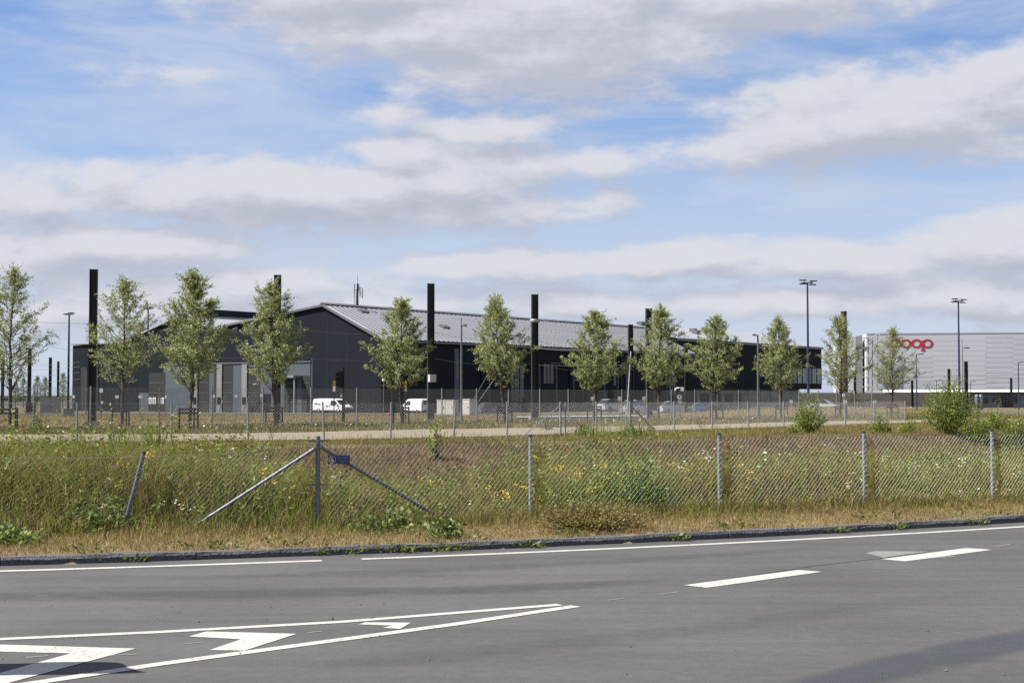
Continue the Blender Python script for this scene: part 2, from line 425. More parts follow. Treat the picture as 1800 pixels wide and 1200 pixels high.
MF = [(-70, 39.0), (-42, 39.3), (137, 39.6), (302, 40.0), (437, 40.8), (571, 41.7), (687, 42.8), (797, 44.0), (891, 45.4), (985, 47.2), (1048, 49), (1107, 51), (1185, 53.5),
      (1251, 55.7), (1315, 58), (1377, 60.3), (1432, 62.5), (1485, 64.8), (1536, 67), (1590, 69.3)]
MFX = [XA(a, b) for a, b in MF]; MFY = [b for a, b in MF]
def midY(X): return np.interp(X, MFX + [45], MFY + [95])
def bankY(X): return np.interp(X, [-40, -14, -6, 0, 4, 10, 18, 45], [35.5, 36.8, 37.6, 40.2, 43, 48, 53.5, 75])
def noise2(x, y, s, seed=0):
    r = np.random.RandomState(seed); v = np.zeros_like(np.asarray(x, dtype=float))
    for k in range(5):
        a = r.uniform(0, 6.28); f = (1.6 ** k) / s; ph = r.uniform(0, 6.28, 2)
        v += np.sin((x * np.cos(a) + y * np.sin(a)) * f + ph[0]) * np.cos((-x * np.sin(a) + y * np.cos(a)) * f * .83 + ph[1]) / (1.35 ** k)
    return v / 2.2
def gz(X, Y):
    X = np.asarray(X, dtype=float); Y = np.asarray(Y, dtype=float)
    d = dist_edge(X, Y); yn = nearY(X); yb = bankY(X)
    z = np.where(d < .57, -.10, .082)
    def ss(t): t = np.clip(t, 0, 1); return t * t * (3 - 2 * t)
    rough = noise2(X, Y, 1.1, 3) * .05
    depth = -.48
    dn = ss((Y - (yn + .2)) / 4.2); upw = ss((Y - (yb - 4.6)) / 4.6)
    ditch = .082 + (depth - .082) * dn + (.44 - depth) * upw + rough * dn
    far = np.interp(Y, [0, 50, 58, 80, 120, 150, 190, 400, 12000], [.44, .44, .42, .36, .15, -.12, -.52, -.62, -.62])
    far = np.where(Y > 62, far + noise2(X, Y, 5, 5) * .04, far)
    z = np.where(Y > yn, np.where(Y > yb, far, ditch), z)
    # low mound of dry turf beyond the far fence on the right
    mound = .75 * np.exp(-((X - 26) / 11) ** 2 - ((Y - 118) / 13) ** 2)
    return z + mound

def build_ground():
    xs = np.unique(np.concatenate([np.linspace(-1500, -80, 12), np.linspace(-80, -16, 30), np.arange(-16, 16, .3), np.linspace(16, 60, 60), np.linspace(60, 140, 16), np.linspace(140, 3000, 16)]))
    ys = np.unique(np.concatenate([np.linspace(-40, 10, 8), np.arange(10, 30, .3), np.arange(30, 60, .35), np.linspace(60, 130, 90), np.linspace(130, 220, 30), np.linspace(220, 600, 10), np.linspace(600, 9000, 10)]))
    XX, YY = np.meshgrid(xs, ys); Z = gz(XX, YY)
    nx, ny = len(xs), len(ys)
    co = np.stack([XX, YY, Z], -1).reshape(-1, 3)
    i, j = np.meshgrid(np.arange(nx - 1), np.arange(ny - 1)); a = (j * nx + i).ravel()
    loops = np.stack([a, a + 1, a + nx + 1, a + nx], -1).ravel()
    yn = nearY(XX); yb = bankY(XX); ym = midY(XX)
    straw = np.array([.27, .205, .115]); dgreen = np.array([.085, .090, .028]); soil = np.array([.125, .088, .052]); dry = np.array([.20, .155, .080])
    field = np.array([.16, .135, .075])
    nse = noise2(XX, YY, 1.7, 9)[..., None]
    c = np.broadcast_to(straw, XX.shape + (3,)).copy()
    def put(cond, col):
        c[cond] = np.broadcast_to(col, c.shape)[cond]
    put(YY > yn, dgreen + (straw - dgreen) * np.clip(.15 + .35 * nse, 0, 1))
    w = np.clip((YY - (yb - 5.5)) / 2.0, 0, 1)[..., None]
    put(YY > yb - 5.5, (dgreen * (1 - w) + soil * w) + (dgreen - soil) * np.clip(nse * .6 - .05, 0, .7) * w)
    put(YY > yb - .4, dry + (dgreen - dry) * np.clip(.25 + .5 * nse, 0, .8))
    put(YY > ym, dry + (dgreen - dry) * np.clip(.15 + .45 * nse, 0, .6))
    put(YY > 66, dry * 1.02 + (dgreen - dry) * np.clip(.12 + .3 * nse, 0, .4))
    put(YY > 140, field + 0 * nse)
    np_mesh('ground', co, loops, np.arange(len(a)) * 4, c.reshape(-1, 3) * .72, M['ground'], smooth=True)['kind'] = 'structure'
build_ground()

def strip(name, left, right, m, kind='structure', parent=None):
    vs = [tuple(p) for p in left] + [tuple(p) for p in right]; n = len(left)
    me = bpy.data.meshes.new(name); me.from_pydata(vs, [], [(i, n + i, n + i + 1, i + 1) for i in range(n - 1)]); me.update()
    if me.polygons and me.polygons[0].normal.z < 0: me.flip_normals()
    o = link(name, me, m, parent)
    if kind: o['kind'] = kind
    return o
# road: asphalt from the kerb back past the camera
rx = list(np.linspace(-60, 60, 121))
road = strip('road', [edge_pt(x, .52) for x in rx], [edge_pt(x, -26) for x in rx], M['asphalt'])
for v in road.data.vertices:        # keep the sheet clean on the inside of the bend
    pass

def marking(name, px, m, z=.004):
    pts = [PG(x, y, z) for x, y in px]
    me = bpy.data.meshes.new(name); me.from_pydata([tuple(p) for p in pts], [], [tuple(range(len(pts)))]); me.update()
    if me.polygons[0].normal.z < 0: me.flip_normals()
    o = link(name, me, m, road)
    return o
def edge_line(x0, x1):
    xs = np.linspace(x0, x1, max(2, int((x1 - x0) / .3)))
    strip('edge_line', [edge_pt(x, .07, .004) for x in xs], [edge_pt(x, -.06, .004) for x in xs], M['paint'], None, road)
edge_line(-12, -2.03); edge_line(-1.62, 16)
def line_px(name, pts, w, zz=.004):
    """painted line of real width w through ground points"""
    P3 = [PG(x, y, zz) for x, y in pts]; L, R = [], []
    for i, p in enumerate(P3):
        d = (P3[min(i + 1, len(P3) - 1)] - P3[max(i - 1, 0)]).normalized(); n = Vector((-d.y, d.x, 0)) * w / 2
        L.append(p + n); R.append(p - n)
    strip(name, L, R, M['paint'], None, road)
line_px('gore_line', [(-700, 1162), (-350, 1141.5), (0, 1122.3), (280, 1109.8), (600, 1092), (984, 1061.8)], .105)
line_px('gore_line', [(-500, 1305), (-200, 1242), (54, 1200), (280, 1166), (600, 1123), (800, 1096), (1012, 1064.3)], .115)
marking('chevron_marking', [(-420, 1118), (0, 1131.9), (238.7, 1138.9), (11.7, 1200), (-260, 1272), (-440, 1262), (0, 1181.6), (124.4, 1147.4), (0, 1144.3), (-420, 1136)], M['paint'])
marking('chevron_marking', [(362.3, 1108.9), (521.5, 1113), (429.4, 1142.6), (368, 1141.5), (423.7, 1122.7), (331.7, 1117.7)], M['paint'])
marking('chevron_marking', [(642, 1092.8), (722, 1093.5), (703.5, 1104.3), (672.9, 1102.4), (690, 1098.5), (630.7, 1096.6)], M['paint'])
marking('lane_dash', [(1202, 1027.6), (1403, 1001), (1445, 1004.2), (1242, 1032.2)], M['paint'])
marking('lane_dash', [(1549.7, 982), (1698.5, 962.4), (1743.7, 965.5), (1591, 985.8)], M['paint'])
marking('lane_dash', [(1905, 941), (2010, 928), (2055, 930.5), (1950, 944)], M['paint'])
marking('worn_marking', [(1521, 971.5), (1537, 967.8), (1633, 968.6), (1600, 972.5), (1553, 979.5)], M['paint_worn'], .003)
marking('worn_marking', [(1630, 978), (1680, 976), (1678, 977.5), (1640, 980.5)], M['paint_worn'], .003)
for q in ([(158, 1151.5), (240, 1148), (242, 1149.2), (160, 1153)], [(1068, 1053.5), (1098, 1050), (1099, 1050.8), (1069, 1054.5)], [(325, 1130), (356, 1127.5), (357, 1128.6), (327, 1131)],
          [(540, 1110.5), (566, 1108), (567, 1109), (541, 1111.5)], [(1752, 958.3), (1775, 955.5), (1776, 956.4), (1753, 959.4)], [(1160, 1043), (1192, 1039), (1193, 1040), (1161, 1044)],
          [(45, 1154), (84, 1150.8), (85, 1152), (46, 1155.4)]):
    marking('worn_marking', q, M['paint_worn'], .003)
def soft_strip(name, pts, widths, color, amount):
    """strip of colour on the carriageway that thins out towards its edges"""
    m = bpy.data.materials.new(name); m.use_nodes = True; t = m.node_tree; b = t.nodes['Principled BSDF']; out = t.nodes['Material Output']
    b.inputs['Base Color'].default_value = (*color, 1); b.inputs['Roughness'].default_value = .75
    a = N(t, 'ShaderNodeAttribute'); a.attribute_name = 'Col'; c = N(t, 'ShaderNodeTexCoord')
    n = N(t, 'ShaderNodeTexNoise'); n.inputs['Scale'].default_value = 3.5; n.inputs['Detail'].default_value = 6; t.links.new(c.outputs['Object'], n.inputs[0])
    f = math_node(t, 'MULTIPLY', math_node(t, 'MULTIPLY', a.outputs['Fac'], amount), smooth(t, n.outputs[0], .25, .6, .45, 1.0))
    tr = N(t, 'ShaderNodeBsdfTransparent'); ms = N(t, 'ShaderNodeMixShader'); t.links.new(f, ms.inputs[0]); t.links.new(tr.outputs[0], ms.inputs[1]); t.links.new(b.outputs[0], ms.inputs[2]); t.links.new(ms.outputs[0], out.inputs[0])
    P3 = [PG(x, y, .002) for x, y in pts]; co = []; col = []; K = 5
    for i, p in enumerate(P3):
        d = (P3[min(i + 1, len(P3) - 1)] - P3[max(i - 1, 0)]).normalized(); nn = Vector((-d.y, d.x, 0)); end = 0 if i in (0, len(P3) - 1) else 1
        for k in range(K): co.append(p + nn * widths[i] * (k / (K - 1) - .5)); col.append([end * (0, .75, 1, .75, 0)[k]] * 3)
    q = [(i * K + k, i * K + k + 1, (i + 1) * K + k + 1, (i + 1) * K + k) for i in range(len(P3) - 1) for k in range(K - 1)]
    o = np_mesh(name, np.array([tuple(v) for v in co]), np.array(q).ravel(), np.arange(len(q)) * 4, np.array(col, dtype=float), m, road)
    if o.data.polygons[0].normal.z < 0: o.data.flip_normals()
soft_strip('bluish_strip', [(1250, 1240), (1450, 1203), (1600, 1165), (1720, 1138), (1900, 1105), (2050, 1080)], [.3, .5, .6, .62, .6, .5], (.042, .047, .060), .7)  # darker bluish strip over the asphalt, fading towards its edges
soft_strip('tyre_stain', [(-200, 1052), (0, 1048), (300, 1046), (600, 1040), (850, 1036), (1050, 1026), (1200, 1018)], [.5, .7, .75, .75, .7, .6, .4], (.034, .034, .036), .34)
soft_strip('tyre_stain', [(200, 1018), (500, 1010), (800, 1000), (1100, 985), (1300, 972), (1500, 958)], [.4, .5, .55, .55, .5, .4], (.036, .036, .038), .2)
soft_strip('joint_crack', [(1240, 1022), (1330, 1009), (1430, 994), (1545, 981), (1570, 978)], [.03, .05, .05, .05, .03], (.02, .02, .02), .8)
soft_strip('tyre_stain', [(300, 1190), (600, 1168), (900, 1140), (1200, 1108), (1500, 1070), (1800, 1030)], [.4, .6, .6, .6, .6, .5], (.036, .036, .038), .14)

# kerb: rough granite stones end to end
kerb = bpy.data.objects.new('kerb', None); COL.objects.link(kerb); kerb['kind'] = 'structure'
def kerb_mesh(seed, L=1.0):
    r = random.Random(seed); mb = MB(); nx = 7
    prof = [(0, -.06), (.0, .055), (.022, .088), (.13, .09), (.14, -.06)]
    vs = []
    for i in range(nx):
        x = -L / 2 + L * i / (nx - 1)
        for (a, b) in prof: vs.append((x, a + r.uniform(-.006, .006), b + (r.uniform(-.006, .006) if b > 0 else 0)))
    k = len(prof); fs = [(i * k + j, (i + 1) * k + j, (i + 1) * k + j + 1, i * k + j + 1) for i in range(nx - 1) for j in range(k - 1)]
    fs += [tuple(range(k)), tuple(range((nx - 1) * k + k - 1, (nx - 1) * k - 1, -1))]
    mb.add(vs, fs)
    me = bpy.data.meshes.new('kerb_stone'); me.from_pydata(mb.v, [], mb.f)
    bm = bmesh.new(); bm.from_mesh(me); bmesh.ops.recalc_face_normals(bm, faces=bm.faces); bm.to_mesh(me); bm.free()
    me.materials.append(M['granite']); return me
kms = [kerb_mesh(s) for s in range(6)]
rr = random.Random(4); x = -9.5
while x < 13:
    s = float(edge_slope(x)); L = rr.choice([.8, 1.0, 1.0, 1.2, 1.35]); dx = L / math.hypot(1, s)
    xm = x + dx / 2; p = edge_pt(xm, .50 + rr.uniform(-.012, .012), rr.uniform(-.008, .006))
    o = link('kerb_stone', rr.choice(kms), None, kerb, p)
    o.rotation_euler = (0, 0, math.atan(float(edge_slope(xm))) + rr.uniform(-.012, .012)); o.scale = ((L - .018), 1, 1)
    x += dx

# gravel path behind the middle fence, yard and service strip
px_ = [(-260, 39.6, 48), (0, 40.2, 48.5), (302, 40.9, 49), (437, 41.8, 50), (571, 42.8, 52.5), (687, 43.9, 55.5), (797, 45.3, 57.5), (891, 47, 59), (985, 49.5, 61), (1107, 53.5, 63), (1251, 58, 69), (1377, 63, 75), (1485, 68, 79), (1590, 73, 84), (1800, 84, 95)]
Lp, Rp = [], []
for i in range(len(px_) - 1):
    for k in range(6):
        t = k / 6; a, b = px_[i], px_[i + 1]
        xx, y0, y1 = [a[q] + (b[q] - a[q]) * t for q in range(3)]
        w0 = .18 * math.sin(xx * .05) + .1 * math.sin(xx * .17); w1 = .3 * math.sin(xx * .043 + 1) + .15 * math.sin(xx * .19)
        X0, X1 = XA(xx, y0 + w0), XA(xx, y1 + w1)
        Lp.append((X0, y0 + w0, float(gz(X0, y0 + w0)) + .012)); Rp.append((X1, y1 + w1, float(gz(X1, y1 + w1)) + .012))
vs = []; nseg = 8
for a, b in zip(Lp, Rp):
    for k in range(nseg + 1):
        t = k / nseg; X = a[0] + (b[0] - a[0]) * t; Y = a[1] + (b[1] - a[1]) * t; vs.append((X, Y, float(gz(X, Y)) + .03))
me = bpy.data.meshes.new('gravel_path'); n1 = nseg + 1
me.from_pydata(vs, [], [(i * n1 + k, i * n1 + k + 1, (i + 1) * n1 + k + 1, (i + 1) * n1 + k) for i in range(len(Lp) - 1) for k in range(nseg)]); me.update()
if me.polygons[0].normal.z < 0: me.flip_normals()
link('gravel_path', me, M['gravel'])['kind'] = 'structure'
yp = [(-120, 152), (-40, 152), (0, 150), (60, 168), (200, 260)]
strip('depot_yard', [(X, Y, float(gz(X, Y)) + .03 if Y < 190 else -.5) for X, Y in yp], [(X * 1.4, Y + 48, -.47) for X, Y in yp], M['yard'])

# ------------------------------------------------------------------ depot halls
# long axis eu runs away to the right, et runs left along the gable
G0 = Vector((-17.5, 190.0)); ET = Vector((-.8, .6)); EU = Vector((.6, .8)); GB = -.55
def H(t, u, z): return Vector((G0.x + ET.x * t + EU.x * u, G0.y + ET.y * t + EU.y * u, z))
def t_of_px(x, u=0.0):
    k = (x - 900) / FPX; X0 = G0.x + EU.x * u; Y0 = G0.y + EU.y * u
    return (k * Y0 - X0) / (ET.x - k * ET.y)
def u_of_px(x, t=0.0):
    k = (x - 900) / FPX; X0 = G0.x + ET.x * t; Y0 = G0.y + ET.y * t
    return (k * Y0 - X0) / (EU.x - k * EU.y)
def z_of_px(y, Y): return P(900, y, Y).z
NG = Vector((-EU.x, -EU.y, 0)); NL = Vector((-ET.x, -ET.y, 0))
ULEN = 84.0
hall = thing('depot_hall', 'long dark graphite tram depot hall with pale ridged metal roof', 'building', (*H(20, 0, 0).xy, GB))
def prism_tu(mb, prof, u0, u1):
    k = len(prof); a = [H(t, u0, z) for t, z in prof]; b = [H(t, u1, z) for t, z in prof]
    mb.add(a + b, [tuple(range(k)), tuple(range(2 * k - 1, k - 1, -1))] + [(i, (i + 1) % k, k + (i + 1) % k, k + i) for i in range(k)])
EAVE, RIDGE, VAL = 9.65, 14.45, 11.75
mb = MB(); prism_tu(mb, [(0, GB - 1), (0, EAVE), (10.7, RIDGE), (34.6, VAL), (34.6, GB - 1)], 0, ULEN); mb.build('wall', M['clad'], hall)
# roof sheets over the right-hand slope
sl = math.hypot(10.7, RIDGE - EAVE); su = Vector((ET.x * 10.7, ET.y * 10.7, RIDGE - EAVE)).normalized()
nrm = su.cross(Vector((EU.x, EU.y, 0))).normalized()
if nrm.z < 0: nrm = -nrm
eu3 = Vector((EU.x, EU.y, 0))
PW = 1.0
mb = MB(); o0 = Vector((0, 0, 0))
mb.add([p for c in ((0, 0), (1, 0), (1, 1), (0, 1)) for p in [eu3 * (PW * .995 * c[0]) + su * ((sl + .5) * c[1])]] + [p for c in ((0, 0), (1, 0), (1, 1), (0, 1)) for p in [eu3 * (PW * .995 * c[0]) + su * ((sl + .5) * c[1]) + nrm * .05]],
       [(0, 1, 2, 3), (7, 6, 5, 4), (0, 4, 5, 1), (1, 5, 6, 2), (2, 6, 7, 3), (3, 7, 4, 0)])
me_panel = bpy.data.meshes.new('roof_sheet'); me_panel.from_pydata(mb.v, [], mb.f); me_panel.materials.append(M['roof'])
mb = MB()
a0 = eu3 * (PW * .88) + nrm * .055
mb.add([a0, a0 + eu3 * .12, a0 + eu3 * .12 + su * (sl + .5), a0 + su * (sl + .5)] + [p + nrm * .10 for p in (a0, a0 + eu3 * .12, a0 + eu3 * .12 + su * (sl + .5), a0 + su * (sl + .5))],
       [(0, 1, 2, 3), (7, 6, 5, 4), (0, 4, 5, 1), (1, 5, 6, 2), (2, 6, 7, 3), (3, 7, 4, 0)])
me_seam = bpy.data.meshes.new('standing_seam'); me_seam.from_pydata(mb.v, [], mb.f); me_seam.materials.append(M['seam'])
for m_ in (me_panel, me_seam):
    bm = bmesh.new(); bm.from_mesh(m_); bmesh.ops.recalc_face_normals(bm, faces=bm.faces); bm.to_mesh(m_); bm.free()
start = H(0, -.3, EAVE) - su * .5 + nrm * .06 - root_loc(hall)
for i in range(int(ULEN + .6)):
    s_ = link('roof_sheet', me_panel, None, hall, start + eu3 * (PW * i))
    link('standing_seam', me_seam, None, s_)
# left slope, ridge, edge trims
mb = MB(); a = [H(10.7, -.3, RIDGE + .06), H(34.6, -.3, VAL + .06), H(34.6, ULEN + .3, VAL + .06), H(10.7, ULEN + .3, RIDGE + .06)]
mb.poly(a, (0, 0, 1), .08); mb.build('left_roof_slope', M['roof'], hall)
mb = MB(); prism_tu(mb, [(10.2, RIDGE + .08), (10.7, RIDGE + .34), (11.2, RIDGE + .12)], -.35, ULEN + .4); mb.build('ridge_cap', M['flash'], hall)
mb = MB(); mb.add([H(0, -.36, EAVE - .28), H(0, -.36, EAVE + .02), H(10.7, -.36, RIDGE + .02), H(34.6, -.36, VAL + .02), H(34.6, -.36, VAL - .22), H(10.7, -.36, RIDGE - .24)] +
               [H(0, -.02, EAVE - .28), H(0, -.02, EAVE + .02), H(10.7, -.02, RIDGE + .02), H(34.6, -.02, VAL + .02), H(34.6, -.02, VAL - .22), H(10.7, -.02, RIDGE - .24)],
               [(0, 1, 2, 5), (5, 2, 3, 4), (1, 0, 6, 7), (2, 1, 7, 8), (3, 2, 8, 9), (4, 3, 9, 10), (0, 5, 11, 6), (5, 4, 10, 11)]); mb.build('verge_trim', M['flash'], hall)
mb = MB(); mb.box(H(-.42, ULEN / 2, EAVE - .38), (ULEN + .4, .3, .22), math.atan2(EU.y, EU.x)); mb.build('gutter', M['flash'], hall)
# roof hatches and fans on the right slope
for (u, f, w) in ((6, .83, 1.6), (14, .8, 1.4), (19, .45, 1.5)):
    c = H(0, u, EAVE) + su * sl * f + nrm * .22
    R = Matrix((eu3, su, nrm)).transposed()
    m2_ = MB(); m2_.box(c, (w, 1.0, .2), M=R); m2_.build('roof_hatch', M['seam'], hall)
# gable: sectional door bays, jambs and grey panels, a canopy
def gable_panel(name, x0, x1, y0, y1, m, out=.06, parent=hall, th=.05, u=0.0):
    t0, t1 = t_of_px(x0, u), t_of_px(x1, u); Yc = (H(t0, u, 0).y + H(t1, u, 0).y) / 2
    z1 = z_of_px(y0, Yc); z0 = z_of_px(y1, Yc) if y1 else GB - .2
    pts = [H(t0, u, z0), H(t1, u, z0), H(t1, u, z1), H(t0, u, z1)]
    mb = MB(); mb.poly([p + NG * out for p in pts], NG, th); return mb.build(name, m, parent)
gable_panel('facade_panel', 288, 546, 638, 0, M['clad_grey'], .01, th=.04)
gable_panel('facade_lintel', 285, 548, 637, 639, M['flash'], .06, th=.12)
for (x0, x1, y0) in ((263, 291, 655), (335, 341, 645), (349, 368, 641), (377, 383, 641), (392, 410, 641), (436, 458, 644), (500, 523, 667), (531, 545, 660)):
    d = gable_panel('door_opening', x0, x1, y0, 0, M['opening'], .055, th=.02)
    if x1 - x0 > 12:
        for yy in (672, 690, 706):
            gable_panel('door_rail', x0 + 1, x1 - 1, yy, yy + 1.2, M['clad_grey'], .08, d, .03)
for (x0, x1) in ((341, 349), (383, 392), (427, 436)):
    j = gable_panel('door_jamb', x0, x1, 640, 0, M['jamb'], .055, th=.18)
    gable_panel('control_box', x0 + 1.6, x1 - 1.6, 698, 710, M['clad'], .24, j, .06)
gable_panel('canopy', 496, 531, 660, 664, M['jamb'], .06, th=1.6)
for x0 in (497, 529.2):
    gable_panel('canopy_post', x0, x0 + 2, 662, 0, M['jamb'], 1.3, th=.16)
gable_panel('side_door', 464, 477, 692, 0, M['clad'], .06, th=.03)
for (x0, x1, yb) in ((442, 449, 718), (400, 406, 718)):
    a = t_of_px(x0); b = t_of_px(x1)
    mb = MB(); mb.tube(H(a, -1.6, GB + .1), H(b, -1.6, GB + 1.6), .09, n=6); mb.tube(H(a, -1.2, GB + .9), H(b, -1.2, GB + 2.4), .05, n=6); mb.build('stair_rail', M['galv'], hall)
for x0 in (440, 446, 452):
    a = t_of_px(x0); mb = MB(); mb.tube(H(a, -.5, GB + 1.0), H(a - 1.2, -.5, GB + 2.6), .06, n=6); mb.build('stair_rail', M['galv_dull'], hall)
for (y0, y1, x0, x1) in ():
    pass
for x0 in (575, 610, 640):     # faint cladding joints
    gable_panel('cladding_joint', x0, x0 + .5, 560 + (x0 - 568) * .5, 0, M['opening'], .004, th=.012)
# long side: window strips, columns, downpipes
def side_panel(name, x0, x1, z0, z1, m, out=.05, th=.05, parent=hall, t=0.0, H_=None):
    u0, u1 = u_of_px(x0, t), u_of_px(x1, t)
    pts = [H(t, u0, z0), H(t, u1, z0), H(t, u1, z1), H(t, u0, z1)]
    mb = MB(); mb.poly([p + NL * out for p in pts], NL, th); return mb.build(name, m, parent)
for i, (x0, x1, z0, z1) in enumerate(((798, 806, -.2, 8.6), (800, 806, 4.2, 7.0), (898, 920, 1.0, 6.4), (955, 972, 3.8, 6.8), (1078, 1092, 3.6, 6.6), (1100, 1108, -.2, 6.8), (1176, 1186, 2.0, 7.6))):
    w = side_panel('window', x0, x1, z0, z1, M['clad_grey'] if i == 0 else M['darkglass'], .03 + .03 * (i == 1))
    if i > 1:
        for k in range(1, 3):
            xx = x0 + (x1 - x0) * k / 3; side_panel('mullion', xx - .3, xx + .3, z0, z1, M['clad'], .085, .05, w)
side_panel('canopy_roof', 930, 1004, 6.5, 6.62, M['flash'], .05, 1.2)
side_panel('wall_light', 966, 981, 6.9, 7.0, M['jamb'], .05, .5)
side_panel('wall_light', 1078, 1090, 7.0, 7.1, M['jamb'], .05, .5)
for x0 in (860, 905, 948, 978, 1008, 1036, 1062, 1086, 1112, 1150, 1172):
    u = u_of_px(x0, -1.4); b = H(-1.4, u, GB - .2)
    mb = MB(); mb.box(b + Vector((0, 0, 3.6)), (.22, .22, 7.2), math.atan2(EU.y, EU.x)); mb.build('column', M['clad_grey'], hall)
for x0 in (845, 905, 1000, 1090):
    side_panel('downpipe', x0, x0 + .9, GB, EAVE - .5, M['clad'], .02, .14)

hall2 = thing('rear_hall', 'lower dark hall with flat end block beyond the depot hall gable', 'building', (*H(50, 2, 0).xy, GB))
mb = MB(); prism_tu(mb, [(34.62, GB - 1), (34.62, VAL), (40, 14.15), (55, 10.0), (67.6, 10.05), (67.6, GB - 1)], .4, 76); mb.build('wall', M['clad'], hall2)
mb = MB(); mb.poly([H(34.7, .1, VAL + .07), H(40, .1, 14.22), H(40, 76.2, 14.22), H(34.7, 76.2, VAL + .07)], (0, 0, 1), .08); mb.build('roof_slope', M['roof'], hall2)
mb = MB(); mb.poly([H(40.02, .1, 14.22), H(55, .1, 10.07), H(55, 76.2, 10.07), H(40.02, 76.2, 14.22)], (0, 0, 1), .08); mb.build('roof_slope', M['roof_pale'], hall2)
mb = MB(); prism_tu(mb, [(39.4, 14.15), (39.4, 15.1), (40.6, 15.1), (40.6, 14.15)], 1.0, 76.5); mb.build('ridge_skylight', M['clad'], hall2)
mb = MB(); mb.poly([H(55.1, .1, 10.1), H(67.8, .1, 10.15), H(67.8, 76.2, 10.15), H(55.1, 76.2, 10.1)], (0, 0, 1), .15); mb.build('end_block_roof', M['jamb'], hall2)
for (x0, x1, y0, y1, m_) in ((143, 153, 645, 0, 'opening'), (163, 173, 648, 0, 'opening'), (228, 238, 660, 671, 'darkglass'), (246, 262, 690, 0, 'clad_grey')):
    o_ = gable_panel('door_opening' if not y1 else 'window', x0, x1, y0, y1, M[m_], .02, hall2, .04, u=.4)
    if y1: gable_panel('window_sill', x0, x1 + 1, y1, y1 + 1, M['jamb'], .07, o_, .06, u=.4)
for (x0, x1, w) in ((263, 268, .4), (270, 275.5, .4), (280.5, 284, .4), (286, 289.5, .4)):
    f_ = gable_panel('poster_frame', x0, x1, 698.5, 709.5, M['white'], .09, hall, .03)
    gable_panel('poster', x0 + 1, x1 - 1, 700, 708, M['greycab'], .125, f_, .02)
for x0 in (195, 210, 222, 240): gable_panel('cladding_joint', x0, x0 + .6, 640, 0, M['opening'], .02, hall2, .02, u=.4)

# office block at the far end with overhanging upper storey
hall3 = thing('office_block', 'dark office block with pale roof and overhanging glazed upper storey', 'building', (*H(3, 115, 0).xy, GB))
U0, U1 = ULEN + 3, ULEN + 3 + 60
E3 = 12.5
mb = MB()
T3 = t_of_px(1297, 110)
def H3(t, u, z): return H(t + TO, u, z)
# the long side of the block starts just behind the hall end
k = (1190 - 900) / FPX; A3 = Vector((k * 264, 264)); TO = (A3 - G0).dot(ET); U0 = (A3 - G0).dot(EU); U1 = U0 + 63
prof = [(0, 3.4), (0, E3), (16, E3 + 3.5), (32, E3), (32, 3.4)]
a = [H3(t, U0, z) for t, z in prof]; b = [H3(t, U1, z) for t, z in prof]
mb.add(a + b, [(0, 1, 2, 3, 4), (9, 8, 7, 6, 5), (0, 5, 6, 1), (1, 6, 7, 2), (2, 7, 8, 3), (3, 8, 9, 4), (4, 9, 5, 0)]); mb.build('upper_wall', M['clad'], hall3)
mb = MB(); a = [H3(t, U0, z) for t, z in ((2.5, GB - 1), (2.5, 3.39), (30, 3.39), (30, GB - 1))]; b = [H3(t, U1 - 6, z) for t, z in ((2.5, GB - 1), (2.5, 3.39), (30, 3.39), (30, GB - 1))]
mb.add(a + b, [(0, 1, 2, 3), (7, 6, 5, 4), (0, 4, 5, 1), (1, 5, 6, 2), (2, 6, 7, 3), (3, 7, 4, 0)]); mb.build('ground_floor_wall', M['greycab'], hall3)
mb = MB(); mb.poly([H3(-.3, U0 - .3, E3 + .05), H3(-.3, U1 + .3, E3 + .05), H3(16, U1 + .3, E3 + 3.62), H3(16, U0 - .3, E3 + 3.62)], (0, 0, 1), .12); mb.build('roof_slope', M['roof_pale'], hall3)
mb = MB(); mb.poly([H3(-.3, U0 - .3, E3 - .35), H3(-.3, U1 + .3, E3 - .35), H3(-.3, U1 + .3, E3 + .03), H3(-.3, U0 - .3, E3 + .03)], NL, .1); mb.build('eave_trim', M['flash'], hall3)
for (u, f, s1) in ((20, .45, 1.6), (23, .6, 1.2), (33, .75, 2.4), (36, .72, 1.4), (12, .9, 4)):
    mb = MB(); mb.box(H3(16 * f, U0 + u, E3 + 3.5 * f + .6), (s1, 1.2, .7), math.atan2(EU.y, EU.x)); mb.build('roof_vent', M['flash'], hall3)
uu0, uu1 = U0 + 41, U1 - .3
for i in range(9):
    a_, b_ = uu0 + (uu1 - uu0) * i / 9, uu0 + (uu1 - uu0) * (i + 1) / 9
    mb = MB(); mb.poly([H3(0, a_ + .12, 4.6) + NL * .03, H3(0, b_ - .12, 4.6) + NL * .03, H3(0, b_ - .12, 7.9) + NL * .03, H3(0, a_ + .12, 7.9) + NL * .03], NL, .05)
    w = mb.build('window', M['paleglass'] if i % 3 else M['darkglass'], hall3)
    mb = MB(); mb.poly([H3(0, b_ - .1, 4.5) + NL * .03, H3(0, b_ + .1, 4.5) + NL * .03, H3(0, b_ + .1, 8.0) + NL * .03, H3(0, b_ - .1, 8.0) + NL * .03], NL, .12); mb.build('window_frame', M['clad'], w)
for i in range(10):
    a_ = U0 + 3 + i * 5
    mb = MB(); mb.poly([H3(2.5, a_, -.3) + NL * .03, H3(2.5, a_ + 3.6, -.3) + NL * .03, H3(2.5, a_ + 3.6, 2.9) + NL * .03, H3(2.5, a_, 2.9) + NL * .03], NL, .05); mb.build('ground_floor_window', M['darkglass'], hall3)

